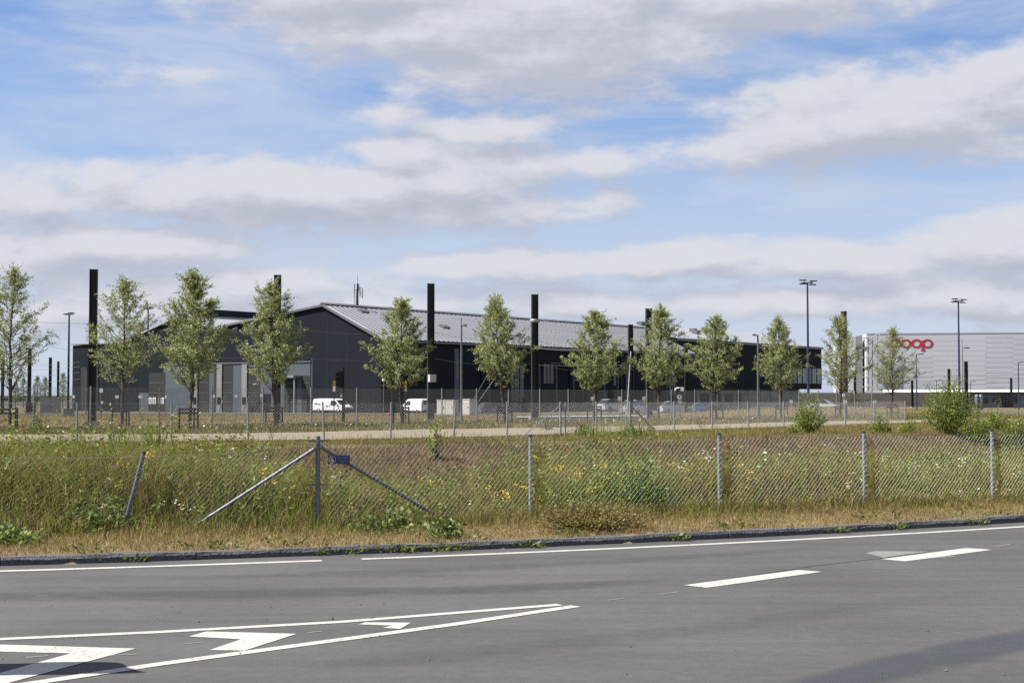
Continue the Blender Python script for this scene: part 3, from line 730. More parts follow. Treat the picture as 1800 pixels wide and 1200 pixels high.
# antenna mast on the roof ridge
ua = 6.8; ab = H(10.7, ua, RIDGE + .3)
ant = thing('antenna_mast', 'slim antenna mast with upright panels standing on the roof ridge', 'antenna', ab)
mb = MB(); mb.tube(ab, ab + Vector((0, 0, 3.1)), .16, .10, 8); mb.tube(ab + Vector((0, 0, 3.1)), ab + Vector((0, 0, 4.3)), .03, .02, 6); mb.build('pole', M['mast'], ant)
mb = MB(); mb.tube(ab + Vector((-.42, 0, .0)), ab + Vector((-.42, 0, 3.0)), .035, n=6); mb.tube(ab + Vector((-.2, 0, 0)), ab + Vector((-.2, 0, 2.2)), .03, n=6); mb.build('side_tube', M['mast'], ant)
for dx, dz, h_ in ((-.42, 2.2, 1.5), (.38, 1.9, 1.4), (.7, 1.7, 1.5), (.2, 2.5, 1.0)):
    mb = MB(); mb.box(ab + Vector((dx, -.1, dz)), (.13, .1, h_)); p_ = mb.build('antenna_panel', M['jamb'], ant)
    mb = MB(); mb.tube(ab + Vector((0, 0, dz)), ab + Vector((dx, -.04, dz)), .025, n=5); mb.build('bracket', M['mast'], p_)

# ------------------------------------------------------------------ fences
def wire_mesh(mb, p00, p10, p11, p01, sx, slope=1.25, r=.002, grid=False, r2=None):
    """wires over the quad p00 p10 (bottom) p11 p01 (top); diamonds, or a square grid"""
    p00, p10, p11, p01 = map(Vector, (p00, p10, p11, p01))
    L = (p10 - p00).length; Hh = (p01 - p00).length
    nrm = (p10 - p00).cross(p01 - p00).normalized()
    def S(a, b): return (p00 * (1 - a) + p10 * a) * (1 - b) + (p01 * (1 - a) + p11 * a) * b
    def wire(q0, q1, off, rad, seg=1):
        pts = [S(q0[0] + (q1[0] - q0[0]) * i / seg, q0[1] + (q1[1] - q0[1]) * i / seg) + nrm * off for i in range(seg + 1)]
        for i in range(seg): mb.tube(pts[i], pts[i + 1], rad, rad, 3, caps=False, sm=False)
    if grid:
        n = int(L / sx)
        for i in range(1, n): wire((i / n, 0), (i / n, 1), 0, r)
        n = int(Hh / (sx * slope))
        for i in range(0, n + 1): wire((0, i / n), (1, i / n), .004, r)
        return
    run = Hh / slope; n = int((L + run) / sx) + 1
    for i in range(n):
        x0 = -run + i * sx
        for sgn in (1, -1):
            a0, a1 = x0, x0 + run; b0, b1 = 0.0, 1.0
            if a0 < 0: b0 = -a0 / run; a0 = 0
            if a1 > L: b1 = 1 - (a1 - L) / run; a1 = L
            if b1 - b0 < .01: continue
            q0, q1 = (a0 / L, b0), (a1 / L, b1)
            if sgn < 0: q0, q1 = (1 - q0[0], q0[1]), (1 - q1[0], q1[1])
            wire(q0, q1, .002 * sgn, r if sgn > 0 else (r2 or r))
def fence_post(mb, b, top, r, n=10):
    mb.tube(b, top, r, r * .98, n)

# near fence along the verge
nf = thing('roadside_fence', 'waist-high galvanised chain-link fence along the verge with a leaning post', 'fence', (0, 19.0, .08))
NP = []
for i, (X, Y) in enumerate(NF):
    base = Vector((X, Y, float(gz(X, Y)))); top = base + Vector((0, 0, 1.13))
    if i == 3: top = base + Vector((.33, -.02, .98))
    if i in (2, 1): top = base + Vector((.12, 0, 1.02))
    NP.append((base, top))
for i, (b, t_) in enumerate(NP):
    mb = MB(); heavy = i == 4
    fence_post(mb, b - Vector((0, 0, .3)), t_ + (Vector((0, 0, .05)) if heavy else Vector()), .030 if heavy else .026)
    po = mb.build('post', M['galv_dull'] if i in (3, 4) else M['galv'], nf)
    if i == 3: po['label'] = 'fence post bent over to one side'
    if not heavy:
        d = (t_ - b).normalized(); mb = MB(); mb.tube(t_, t_ + d * .022, .030, .027, 10); mb.build('post_cap', M['cap'], po)
    else:
        for zz in (1.12, .58):
            mb = MB(); c = b + Vector((0, 0, zz)); mb.box(c + Vector((-.055, -.03, 0)), (.12, .012, .022), .3); mb.box(c + Vector((.06, -.03, 0)), (.13, .012, .022), .3); mb.build('wire_tensioner', M['galv_dull'], po)
bB, tB = NP[4]
s0 = PG(314, 934, .10); mb = MB(); mb.tube(s0 - Vector((0, 0, .06)), tB + Vector((-.03, -.02, -.10)), .021, n=8); mb.build('brace', M['galv_dull'], nf)
s1 = Vector((-.72, 18.75, .09)); mb = MB(); mb.tube(s1 - Vector((0, 0, .06)), tB + Vector((.03, -.02, -.08)), .021, n=8); mb.build('brace', M['galv_dull'], nf)
for i in range(len(NP) - 1):
    (b0, t0), (b1, t1) = NP[i], NP[i + 1]
    dz = Vector((0, -.032, .03)); ex = Vector((0, -.032, -.045))
    if i == 3: ex2 = Vector((0, -.032, -.02))
    mb = MB(); wire_mesh(mb, b0 + dz, b1 + dz, t1 + ex, t0 + ex, .066, 1.15, .0013, r2=.0011)
    cm = mb.build('chain_link_mesh', M['wire'], nf); cm['kind'] = 'stuff'
    mb = MB()
    sag = .035 if i < 4 else .008
    for f, zz in ((1, 0.012), (.5, 0)):
        q0 = b0.lerp(t0, f) + Vector((0, -.034, -.04 if f == 1 else 0)); q1 = b1.lerp(t1, f) + Vector((0, -.034, -.04 if f == 1 else 0))
        if f < 1: continue
        pts = [q0.lerp(q1, k / 6) - Vector((0, 0, sag * 4 * (k / 6) * (1 - k / 6))) for k in range(7)]
        mb = MB(); mb.path(pts, .0028, 4); mb.build('tension_wire', M['wire'], nf)

# blue notice hanging on the mesh beside the corner post
q = P(597, 807, 17.85)
plate = thing('notice_plate', 'small dark blue enamel notice hung on the fence beside the corner post', 'sign', q)
mb = MB(); mb.box(q + Vector((0, -.075, 0)), (.275, .004, .112)); mb.build('panel', M['sign_blue'], plate, bevel=.0015)
c = q + Vector((-.082, -.079, .0)); mb = MB()
pts = [(math.cos(a) , math.sin(a)) for a in np.linspace(0, 2 * math.pi, 25)[:-1]]
vs = [c + Vector((a * r_, 0, b * r_)) for r_ in (.046, .040) for a, b in pts]
mb.add(vs, [(i, (i + 1) % 24, 24 + (i + 1) % 24, 24 + i) for i in range(24)])
mb.add([c + Vector((-.022, 0, -.002)), c + Vector((.004, 0, .034)), c + Vector((.010, 0, .030)), c + Vector((-.006, 0, .004)), c + Vector((.022, 0, .000)), c + Vector((.022, 0, -.008)), c + Vector((-.022, 0, -.008))], [(0, 1, 2, 3, 4, 5, 6)])
for k in (-1, 0, 1): mb.add([c + Vector((k * .016 - .006, 0, -.026)), c + Vector((k * .016 + .006, 0, -.026)), c + Vector((k * .016 + .006, 0, -.016)), c + Vector((k * .016 - .006, 0, -.016))], [(0, 1, 2, 3)])
mb.build('emblem', M['white_print'], plate)
mb = MB(); r_ = random.Random(5)
for row in range(5):
    xx = -.02
    while xx < .115:
        w = r_.uniform(.010, .026); c = q + Vector((xx + w / 2, -.0785, .036 - row * .018))
        if xx + w < .125: mb.add([c + Vector((-w / 2, 0, -.0035)), c + Vector((w / 2, 0, -.0035)), c + Vector((w / 2, 0, .0035)), c + Vector((-w / 2, 0, .0035))], [(0, 1, 2, 3)])
        xx += w + .006
mb.build('fine_print', M['pale_print'], plate)
mb = MB()
for dx in (-.1, .1): mb.tube(q + Vector((dx, -.07, .045)), q + Vector((dx, .02, .05)), .002, n=4)
mb.build('wire_tie', M['wire'], plate)

# middle fence along the gravel path
mf = thing('path_fence', 'low galvanised chain-link fence with thin posts beside the gravel path', 'fence', (0, 46, .44))
MP = []; r_ = random.Random(8)
for i, (a, Y) in enumerate(MF):
    X = XA(a, Y); b = Vector((X, Y, float(gz(X, Y)))); lean = {5: -.06, 7: .07}.get(i, r_.uniform(-.015, .015))
    MP.append((b, b + Vector((lean, 0, 1.14))))
for i, (b, t_) in enumerate(MP):
    mb = MB(); fence_post(mb, b - Vector((0, 0, .2)), t_, .036 if i in (9, 11) else .026, 8); po = mb.build('post', M['galv'], mf)
    mb = MB(); mb.tube(t_, t_ + Vector((0, 0, .02)), .028, n=8); mb.build('post_cap', M['galv_dull'], po)
for i in (9, 11):
    b, t_ = MP[i]; mb = MB(); fence_post(mb, b + Vector((.17 if i == 9 else -.14, .05, -.2)), t_ + Vector((.17 if i == 9 else -.14, .05, -.02)), .022, 8); mb.build('gate_post', M['galv'], mf)
q0 = MP[9][1] - Vector((0, 0, .12)); mb = MB(); mb.tube(q0, Vector((XA(915, 44.6), 44.6, .46)), .02, n=6); mb.build('brace', M['galv'], mf)
q0 = MP[11][1] - Vector((0, 0, .12)); mb = MB(); mb.tube(q0, Vector((XA(1154, 51.2), 51.2, .46)), .02, n=6); mb.build('brace', M['galv_dull'], mf)
for i in range(len(MP) - 1):
    (b0, t0), (b1, t1) = MP[i], MP[i + 1]
    mb = MB(); wire_mesh(mb, b0 + Vector((0, -.03, .04)), b1 + Vector((0, -.03, .04)), t1 + Vector((0, -.03, -.03)), t0 + Vector((0, -.03, -.03)), .085, 1.1, .0030)
    cm = mb.build('chain_link_mesh', M['wire_dark'], mf); cm['kind'] = 'stuff'
    mb = MB(); mb.tube(t0 + Vector((0, -.03, -.02)), t1 + Vector((0, -.03, -.02)), .004, n=4); mb.build('tension_wire', M['wire'], mf)

# tall fence behind the row of trees
FFpx = [(-110, 55.5), (60, 57.5), (160, 58.8), (281, 61), (373, 62.8), (462.5, 64.8), (547, 66.6), (627.5, 68.6), (705, 70.6), (777, 72.8), (838, 74.8), (894, 76.6), (949, 78.5), (999, 80.3), (1047, 82), (1093, 83.8), (1137, 85.4),
        (1180, 87), (1221, 88.6), (1260.5, 90.2), (1298, 91.8), (1334.5, 93.3), (1370, 95), (1404, 96.5), (1438, 98), (1470, 99.5), (1502, 101), (1532, 102.5)]
ff = thing('depot_fence', 'tall steel mesh fence with slender posts behind the row of trees', 'fence', (0, 77, .36))
FP = []
for a, Y in FFpx:
    X = XA(a, Y); b = Vector((X, Y, float(gz(X, Y)))); FP.append((b, Vector((X, Y, z_of_px(681.0 + (a - 460) * .0055, Y)))))
for b, t_ in FP:
    mb = MB(); fence_post(mb, b - Vector((0, 0, .2)), t_, .034, 8); po = mb.build('post', M['galv'], ff)
    mb = MB(); mb.tube(t_, t_ + Vector((0, 0, .03)), .037, n=8); mb.build('post_cap', M['galv_dull'], po)
for i in range(len(FP) - 1):
    (b0, t0), (b1, t1) = FP[i], FP[i + 1]
    mb = MB(); wire_mesh(mb, b0 + Vector((0, -.045, .05)), b1 + Vector((0, -.045, .05)), t1 + Vector((0, -.045, -.03)), t0 + Vector((0, -.045, -.03)), .055, 1.0, .0028, grid=True)
    cm = mb.build('mesh_panel', M['wire_dark'], ff); cm['kind'] = 'stuff'

# ------------------------------------------------------------------ masts, lamps, chimney, far buildings
def hmast(name, x, ytop, Y, label, w=.34, group=None, ring=False, base=None):
    X = XA(x, Y); b = Vector((X, Y, float(gz(X, Y)) if base is None else base)); zt = z_of_px(ytop, Y); h = zt - b.z
    t = thing(name, label, 'mast', b, group); a = .18
    R = Matrix.Rotation(a, 3, 'Z'); mb = MB()
    for s_ in (-1, 1): mb.box(b + R @ Vector((s_ * w * .46, 0, 0)) + Vector((0, 0, h / 2 - .1)), (w * .09, w, h + .2), a)
    mb.box(b + Vector((0, 0, h / 2 - .1)), (w * .86, w * .1, h + .19), a); mb.build('column', M['mast'], t)
    mb = MB(); mb.box(b + Vector((0, 0, .06)), (w * 1.7, w * 1.7, .3), a); mb.build('base_plate', M['concrete'], t)
    return t, b, zt
mlabs = [(163, 473, 67.5, 'dark steel catenary mast beside the flat end block'), (487, 483, 71.5, 'dark steel catenary mast before the depot doors, behind a tree'),
         (757, 498, 77, 'dark steel catenary mast beside the white box on a pole'), (940, 517, 82.5, 'dark steel catenary mast with a ring clamp standing free between trees'),
         (1140.5, 542, 95, 'dark steel catenary mast almost hidden behind a tree crown'), (1108.5, 570, 116, 'dark steel catenary mast against the end of the ridged roof')]
MAST = []
for x_, yt, Y_, lb in mlabs:
    MAST.append(hmast('catenary_mast', x_, yt, Y_, lb, .36))
for i, (x_, yt, Y_, w_) in enumerate(((5, 617, 183, .36), (52, 612, 172, .40), (88.5, 628, 212, .40), (102.5, 635, 236, .36))):
    hmast('catenary_mast', x_, yt, Y_, ['distant dark mast behind the trunk of the sparse willow', 'distant dark mast rising behind the dark box bin', 'distant dark mast rising behind the pale grey cabinet', 'slimmest distant dark mast between the grey cabinet and the floodlight mast'][i], w_, 'distant catenary masts beside the hall')
for i, (x_, yt, Y_, w_) in enumerate(((1206, 605, 160, .34), (1502.5, 660, 300, .4), (1603, 668, 300, .4), (1668, 648, 270, .4), (1698, 635, 236, .46), (1777, 664, 330, .4))):
    lab = ['dark catenary mast before the dark office block beside the round sign', 'slim dark blue mast between the brick chimney and the warehouse corner', 'dark blue mast beside the lamp post under the red lettering',
           'dark blue mast rising behind the big spiky bush', 'thick dark blue mast beside the slim lamp post and floodlight mast', 'dark blue mast before the shed windows beyond the steel tanks'][i]
    hmast('catenary_mast', x_, yt, Y_, lab, w_, None if i == 0 else 'catenary masts before the warehouse')
# fittings on the masts
t, b, zt = MAST[3]
mb = MB(); zz = z_of_px(564, 82.5); mb.lathe([(.27, zz - .10), (.30, zz - .06), (.30, zz + .06), (.27, zz + .10)], (b.x, b.y, 0), 14); mb.build('clamp_ring', M['galv'], t)
mb = MB(); mb.tube((b.x, b.y - .2, zz), (b.x - 1.9, b.y - .2, zz - 2.4), .012, n=5); mb.tube((b.x - .55, b.y - .2, zz - .75), (b.x - .8, b.y - .2, zz - 1.05), .05, n=6); mb.build('tension_rod', M['mast'], t)
t, b, zt = MAST[2]
zb = z_of_px(665, 77); c = Vector((b.x + .10, b.y - .6, zb))
bx_ = thing('signal_box', 'square white equipment box on a grey pole beside a mast', 'box', (b.x - .1, b.y - .6, float(gz(b.x, b.y))))
mb = MB(); mb.box(c + Vector((.0, 0, 0)), (.38, .3, .40), .5); mb.build('cabinet', M['cab'], bx_, bevel=.012)
mb = MB(); mb.tube((b.x - .12, b.y - .6, float(gz(b.x, b.y)) - .1), (b.x - .12, b.y - .6, zb + .25), .03, n=8); mb.build('pole', M['pole'], bx_)
# contact wires slung between the masts
wires = []
def sag_wire(p, q, s, r, name, label, m='wire_dark', group=None):
    p, q = Vector(p), Vector(q); mb = MB(); n = 12
    mb.path([p.lerp(q, i / n) - Vector((0, 0, s * 4 * (i / n) * (1 - i / n))) for i in range(n + 1)], r, 4)
    o = mb.build(name, M[m]); tag(o, label, 'wire', group); return o
mz = lambda i, d: MAST[i][1] + Vector((-.1, .25, MAST[i][2] - MAST[i][1].z - d))
GW = 'contact wires between the masts'
for d, lb in ((2.6, 'thin overhead contact wire slung between the dark steel masts'), (4.0, 'thin overhead contact wire slung between the dark steel masts')):
    P0 = P(-150, 553 if d < 3 else 567, 64); ul = 'upper' if d < 3 else 'lower'
    sag_wire(P0, mz(0, d), .05, .008, 'contact_wire', ul + ' overhead wire reaching the mast beside the flat end block', group=GW)
    for (a_, b_), wh_ in zip(((0, 1), (1, 2), (2, 3), (3, 5)), ('from the end block mast to the depot door mast', 'from the depot door mast to the white box mast', 'from the white box mast to the ring clamp mast', 'from the ring clamp mast to the ridged roof end')):
        sag_wire(mz(a_, d), mz(b_, d), .25, .008, 'contact_wire', ul + ' overhead wire ' + wh_, group=GW)
for k, (ya, yb_) in enumerate(((560, 585), (578, 592), (600, 602), (612, 610))):
    sag_wire(P(945, ya, 120), P(1108, yb_ - 4, 116), .3, .02, 'span_wire', ['topmost', 'second highest', 'third highest', 'lowest'][k] + ' span wire before the ridged roof and side wall', group='span wires by the side wall')
for k, y_ in enumerate((649, 656, 663, 672)):
    sag_wire(P(1440, y_ + 2, 270), P(1830, y_ + 5, 270), 1.0, .035, 'far_wire', ['topmost', 'second highest', 'third highest', 'lowest'][k] + ' thin overhead wire far off before the pale warehouse', group='wires before the warehouse')
for k, y_ in enumerate((634, 642, 652, 664)):
    sag_wire(P(-60, y_, 200), P(140, y_ + 2, 200), .6, .022, 'yard_wire', ['topmost', 'second highest', 'third highest', 'lowest'][k] + ' thin overhead wire over the yard beside the end block', group='wires over the yard')
# back stays of a mast
stay = thing('mast_stay', 'pair of slanting grey stay rods behind the white cabinets', 'stay', P(830, 740, 84))
mb = MB(); mb.tube(P(868, 640, 82), P(830, 706, 84), .022, n=5); mb.build('stay_rod', M['pole'], stay)
mb = MB(); mb.tube(P(872, 662, 82), P(816, 742, 82), .022, n=5); mb.build('stay_rod', M['pole'], stay)
sr = thing('leaning_stay', 'grey stay pole leaning against the mast by the ridged roof', 'stay', P(1102, 742, 110))
mb = MB(); mb.tube(P(1101.5, 735, 110), P(1109, 618, 115), .05, n=6); mb.build('stay_pole', M['pole'], sr)

def lamp_post(x, ytop, Y, label, m='pole', arm=.45, r=.05, ybase=None, head='dark', group=None, finial=0.0):
    X = XA(x, Y); z0 = float(gz(X, Y)); b = Vector((X, Y, z0)); zt = z_of_px(ytop, Y)
    t = thing('lamp_post', label, 'lamp post', b, group)
    mb = MB(); mb.tube(b - Vector((0, 0, .2)), Vector((X, Y, zt)), r * 1.25, r * .8, 8)
    if finial: mb.tube((X, Y, zt), (X, Y, zt + finial), r * .5, n=6)
    mb.build('pole', M[m], t)
    if arm:
        mb = MB(); mb.tube((X, Y, zt - .06), (X + arm * .5, Y, zt - .03), r * .6, n=6); mb.build('arm', M[m], t)
        mb = MB(); mb.box((X + arm * .8, Y, zt - .02), (arm * .75, .28, .12)); mb.build('lamp_head', M['jamb'] if head == 'pale' else M['mast'], t, bevel=.02)
    return t
lamp_post(811, 571, 76, 'thin grey lamp post before the dark side wall of the hall', arm=.26, r=.055, head='pale', finial=.38)
lamp_post(1332.5, 588, 91, 'thin grey lamp post before the dark office block', arm=-.3, r=.065, head='pale')
lamp_post(1611, 622, 205, 'dark blue lamp post before the red lettering on the warehouse', 'bluepole', .9, .09)
lamp_post(1692, 611, 164, 'slim lamp post beside the tall floodlight mast before the warehouse', 'pole', .7, .06, finial=1.0)
lamp_post(1790, 636, 252, 'dark blue lamp post at the far end of the warehouse', 'bluepole', .9, .10)
for x_, y_, Y_ in ((1646, 668, 330), (1706, 670, 330)):
    lamp_post(x_, y_, Y_, 'small far lamp post low before the pale warehouse', 'bluepole', 1.0, .09, group='small far lamps before the warehouse')
lamp_post(548.7, 630, 150, 'dark slim lamp post beside the depot entrance canopy', 'pole', -.35, .07)
lamp_post(502/1.0, 628, 420, 'far lamp', 'pole', 0, .05) if False else None
lamp_post(152, 650, 130, 'short grey lamp post before the flat end block', 'pole', 0, .05)

def flood_mast(x, ytop, Y, label, m='bluepole', heads=4, r=.14):
    X = XA(x, Y); b = Vector((X, Y, float(gz(X, Y)))); zt = z_of_px(ytop, Y)
    t = thing('floodlight_mast', label, 'floodlight', b)
    mb = MB(); mb.tube(b - Vector((0, 0, .3)), (X, Y, zt), r * 1.3, r * .75, 10); mb.build('pole', M[m], t)
    mb = MB(); mb.box((X, Y, zt), (1.5, .1, .1)); mb.box((X, Y, zt), (.1, 1.1, .1)); mb.build('crossbar', M['mast'], t)
    pos = [(-.62, -.4, .28), (.62, -.4, .18), (-.45, .4, -.10), (.7, .4, -.2)] if heads == 4 else [(-.45, -.2, .12), (.55, -.2, .2), (.2, .3, .32)]
    for (dx, dy, dz) in pos:
        mb = MB(); mb.box((X + dx, Y + dy, zt + dz), (.85, .45, .13), M=Matrix.Rotation(.12, 3, 'X')); mb.tube((X + dx * .5, Y + dy * .5, zt), (X + dx, Y + dy, zt + dz), .04, n=5); mb.build('floodlight_head', M['mast'], t)
    return t
flood_mast(1420.5, 497, 173, 'tall slim floodlight mast rising before the dark office block')
flood_mast(1686, 529, 204, 'tall slim floodlight mast before the pale warehouse')
flood_mast(120.5, 553, 238, 'floodlight mast beside the flat end block', 'mast', 3, .17)
flood_mast(259.5, 543, 226, 'floodlight mast behind the trees at the rear hall gable', 'mast', 3, .15)

# brick chimney far off
Yc = 450; Xc = XA(1484, Yc)
ch = thing('chimney', 'tall dark brick chimney beside the pale warehouse', 'chimney', (Xc, Yc, -.6))
zt = z_of_px(547, Yc); zm = z_of_px(568, Yc)
mb = MB(); mb.tube((Xc, Yc, -.6), (Xc, Yc, zm), 1.15, .95, 24); mb.build('shaft', M['brickdark'], ch)
mb = MB(); mb.tube((Xc, Yc, zm), (Xc, Yc, zt - .8), .95, .90, 24); mb.build('upper_shaft', M['brick'], ch)
mb = MB(); mb.tube((Xc, Yc, zt - .8), (Xc, Yc, zt), .98, .98, 24); mb.build('crown_ring', M['brickdark'], ch)

# pale warehouse
WY = 500.0
WM, WX0 = .23, 122.4          # the front wall is one plane, its right end nearer
def WP(x, y, off=0): k = (x - 900) / FPX; p = P(x, y, (WY + WM * WX0) / (1 + WM * k)); return p + Vector((0, -off, 0))
wh = thing('warehouse', 'huge pale grey panelled warehouse with red lettering', 'building', (*WP(1650, 700).xy, -.6))
mb = MB(); a = [WP(1523, 700), WP(2300, 700), WP(2300, 580.5), WP(1523, 586)]
for q in (0, 1): a[q].z = -.6
bk = [p + Vector((20, 140, 0)) for p in a]
mb.add(a + bk, [(0, 1, 2, 3), (7, 6, 5, 4), (0, 4, 5, 1), (1, 5, 6, 2), (2, 6, 7, 3), (3, 7, 4, 0)]); mb.build('wall', M['coopwall'], wh)
cols = [1540, 1640, 1732, 1780, 1860, 1980, 2120, 2300]
for ci in range(len(cols) - 1):
    x0, x1 = cols[ci], cols[ci + 1]; nb = 12
    for k in range(nb):
        ya = 586.5 - (x0 - 1523) * .0071 + 1.5; y0 = ya + (690 - ya) * k / nb; y1 = ya + (690 - ya) * (k + 1) / nb
        sh = 4 if ci % 2 else 0
        if ci == 0 and k < 4: continue
        mb = MB(); mb.poly([WP(x0 + .15, y1 - .3 + sh, .004), WP(x1 - .15, y1 - .3 + sh, .004), WP(x1 - .15, y0 + (y1 - y0) * .45 + sh, .004), WP(x0 + .15, y0 + (y1 - y0) * .45 + sh, .004)], (0, -1, 0), .008)
        mb.build('cladding_band', M['coopwall2'] if ci % 3 != 1 else M['coopwall'], wh)
mb = MB(); mb.poly([WP(1523, 588, .02), WP(2300, 582, .02), WP(2300, 580.2, .02), WP(1523, 585.8, .02)], (0, -1, 0), .06); mb.build('parapet', M['cooptop'], wh)
mb = MB(); a = [WP(1511, 700, -6), WP(1523.5, 700, -6), WP(1523.5, 588, -6), WP(1511, 590, -6)]; a[0].z = a[1].z = -.6
mb.poly(a, (0, 1, 0), 30); mb.build('stair_tower', M['greycab'], wh)
for k in range(6):
    yy = 594 + k * 17; mb = MB(); mb.poly([WP(1513, yy + 1, 2), WP(1526, yy + 1, 2), WP(1526, yy, 2), WP(1513, yy, 2)], (0, -1, 0), 2); mb.build('stair_landing', M['cooptop'], wh)
for (xa, ya, xb, yb2) in ((1522.5, 588, 1522.5, 690), (1524, 600, 1540, 586), (1524, 606, 1543, 588), (1524, 640, 1540, 600), (1530, 592, 1530, 690), (1538, 590, 1538, 690)):
    mb = MB(); mb.tube(WP(xa, ya, 3), WP(xb, yb2, 3), .18, n=6); mb.build('truss_bar', M['cooptop'], wh)
# lettering: coop
def ring(mb, cx, cy, rx, ry, tx, ty, a0=0, a1=360, n=28):
    vs = []; A = np.radians(np.linspace(a0, a1, n + 1)); full = abs(a1 - a0) >= 360
    for t_ in A:
        vs += [(cx + rx * math.cos(t_), cy + ry * math.sin(t_)), (cx + (rx - tx) * math.cos(t_), cy + (ry - ty) * math.sin(t_))]
    k = len(vs); front = [WP(x, y, .11) for x, y in vs]; back = [WP(x, y, .03) for x, y in vs]
    fs = []
    for i in range(n):
        a, b, c, d = 2 * i, 2 * i + 1, 2 * i + 3, 2 * i + 2
        fs += [(a, b, c, d), (a + k, d + k, c + k, b + k), (a, d, d + k, a + k), (b, b + k, c + k, c)]
    if not full: fs += [(0, k, k + 1, 1), (k - 2, k - 1, 2 * k - 1, 2 * k - 2)]
    mb.add(front + back, fs)
lets = []
for nm, cx, arc in (('c', 1571.5, (40, 320)), ('o', 1592.2, (0, 360)), ('o', 1611.0, (0, 360)), ('p', 1630.2, (0, 360))):
    mb = MB(); ring(mb, cx, 603.6, 10.2, 7.8, 4.6, 2.9, *arc)
    if nm == 'p':
        mb.poly([WP(1620.2, 598, .035), WP(1624.8, 598, .035), WP(1624.8, 616.4, .035), WP(1620.2, 616.4, .035)], (0, -1, 0), .08)
        mb.poly([WP(1618.6, 613.8, .04), WP(1626, 613.8, .04), WP(1626, 616.4, .04), WP(1618.6, 616.4, .04)], (0, -1, 0), .085)
    if nm == 'c': mb.poly([WP(1577.5, 596.5, .04), WP(1580.5, 596.5, .04), WP(1580.5, 602, .04), WP(1577.5, 602, .04)], (0, -1, 0), .085)
    o_ = mb.build('letter', M['coopred'], wh); o_['label'] = 'red letter ' + nm + ' high on the warehouse wall'

# white-roofed low building and beige wall before the warehouse
lb_ = thing('low_building', 'long low building with bright white roof edge below the warehouse', 'building', (*P(1680, 700, 420).xy, -.6))
mb = MB(); a = [P(1556, 700, 425), P(2100, 700, 425), P(2100, 686.5, 425), P(1556, 686.5, 425)]; a[0].z = a[1].z = -.6
mb.poly(a, (0, 1, 0), 25); mb.build('wall', M['greycab'], lb_)
mb = MB(); mb.poly([P(1552, 689, 421), P(2104, 689, 421), P(2104, 685.2, 424), P(1552, 685.2, 424)], (0, .5, 1), .08); mb.build('roof_fascia', M['white'], lb_)
bw = thing('beige_shed', 'low beige walled shed with dark windows below the white roof edge', 'building', (*P(1600, 700, 300).xy, -.6))
mb = MB(); a = [P(1396, 700, 335), P(1710, 700, 335), P(1710, 690.2, 335), P(1396, 690.2, 335)]; a[0].z = a[1].z = -.6
mb.poly(a, (0, 1, 0), 12); mb.build('wall', M['beige'], bw)
mb = MB(); a = [P(1710, 700, 302), P(1960, 700, 302), P(1960, 691.5, 302), P(1710, 691.5, 302)]; a[0].z = a[1].z = -.6
mb.poly(a, (0, 1, 0), 12); mb.build('wall', M['greycab'], bw)
mb = MB(); mb.poly([P(1690, 691.5, 300.5), P(1962, 691.5, 300.5), P(1962, 688.6, 300.5), P(1690, 688.6, 300.5)], (0, 1, 0), 16); mb.build('roof_edge', M['bumper'], bw)
for x0, x1, y0, y1 in ((1729, 1737, 699, 708), (1746, 1757.5, 699, 707), (1762, 1780, 692.5, 714), (1784, 1792, 697, 707)):
    mb = MB(); mb.poly([P(x0, y1, 301.6), P(x1, y1, 301.6), P(x1, y0, 301.6), P(x0, y0, 301.6)], (0, -1, 0), .1); w = mb.build('window', M['darkglass'], bw)
    if x1 - x0 > 15:
        for xx in (1768, 1774): m2_ = MB(); m2_.poly([P(xx, y1, 301.4), P(xx + .6, y1, 301.4), P(xx + .6, y0, 301.4), P(xx, y0, 301.4)], (0, -1, 0), .1); m2_.build('mullion', M['clad_grey'], w)
for x0 in (1701, 1717, 1724):
    s_ = thing('silo', 'upright grey steel tank beside the beige shed', 'tank', (*P(x0, 700, 250).xy, -.6), 'steel tanks by the beige shed')
    c = P(x0, 693, 250); mb = MB(); mb.lathe([(.36, -.6), (.36, c.z - .4), (.30, c.z - .1), (.1, c.z)], (c.x, c.y, 0), 14); mb.build('shell', M['galv_dull'], s_)
    mb = MB(); mb.lathe([(.385, c.z - 1.0), (.385, c.z - .9)], (c.x, c.y, 0), 14); mb.build('band', M['galv'], s_)
# distant white sheds on the left
ls = thing('far_shed', 'distant low white shed with cream fascia left of the halls', 'building', (*P(50, 700, 380).xy, -.6))
mb = MB(); a = [P(-120, 700, 380), P(126, 700, 380), P(126, 696, 380), P(-120, 696, 380)]; a[0].z = a[1].z = -.6
mb.poly(a, (0, 1, 0), 14); mb.build('wall', M['white'], ls)
mb = MB(); mb.poly([P(-122, 697.2, 379), P(128, 697.2, 379), P(128, 694.6, 379), P(-122, 694.6, 379)], (0, 1, 0), 17); mb.build('fascia', M['cream'], ls)
for x0 in (6, 30, 60, 92):
    mb = MB(); mb.poly([P(x0, 704, 379.8), P(x0 + 13, 704, 379.8), P(x0 + 13, 699, 379.8), P(x0, 699, 379.8)], (0, -1, 0), .15); mb.build('window_band', M['clad_grey'], ls)

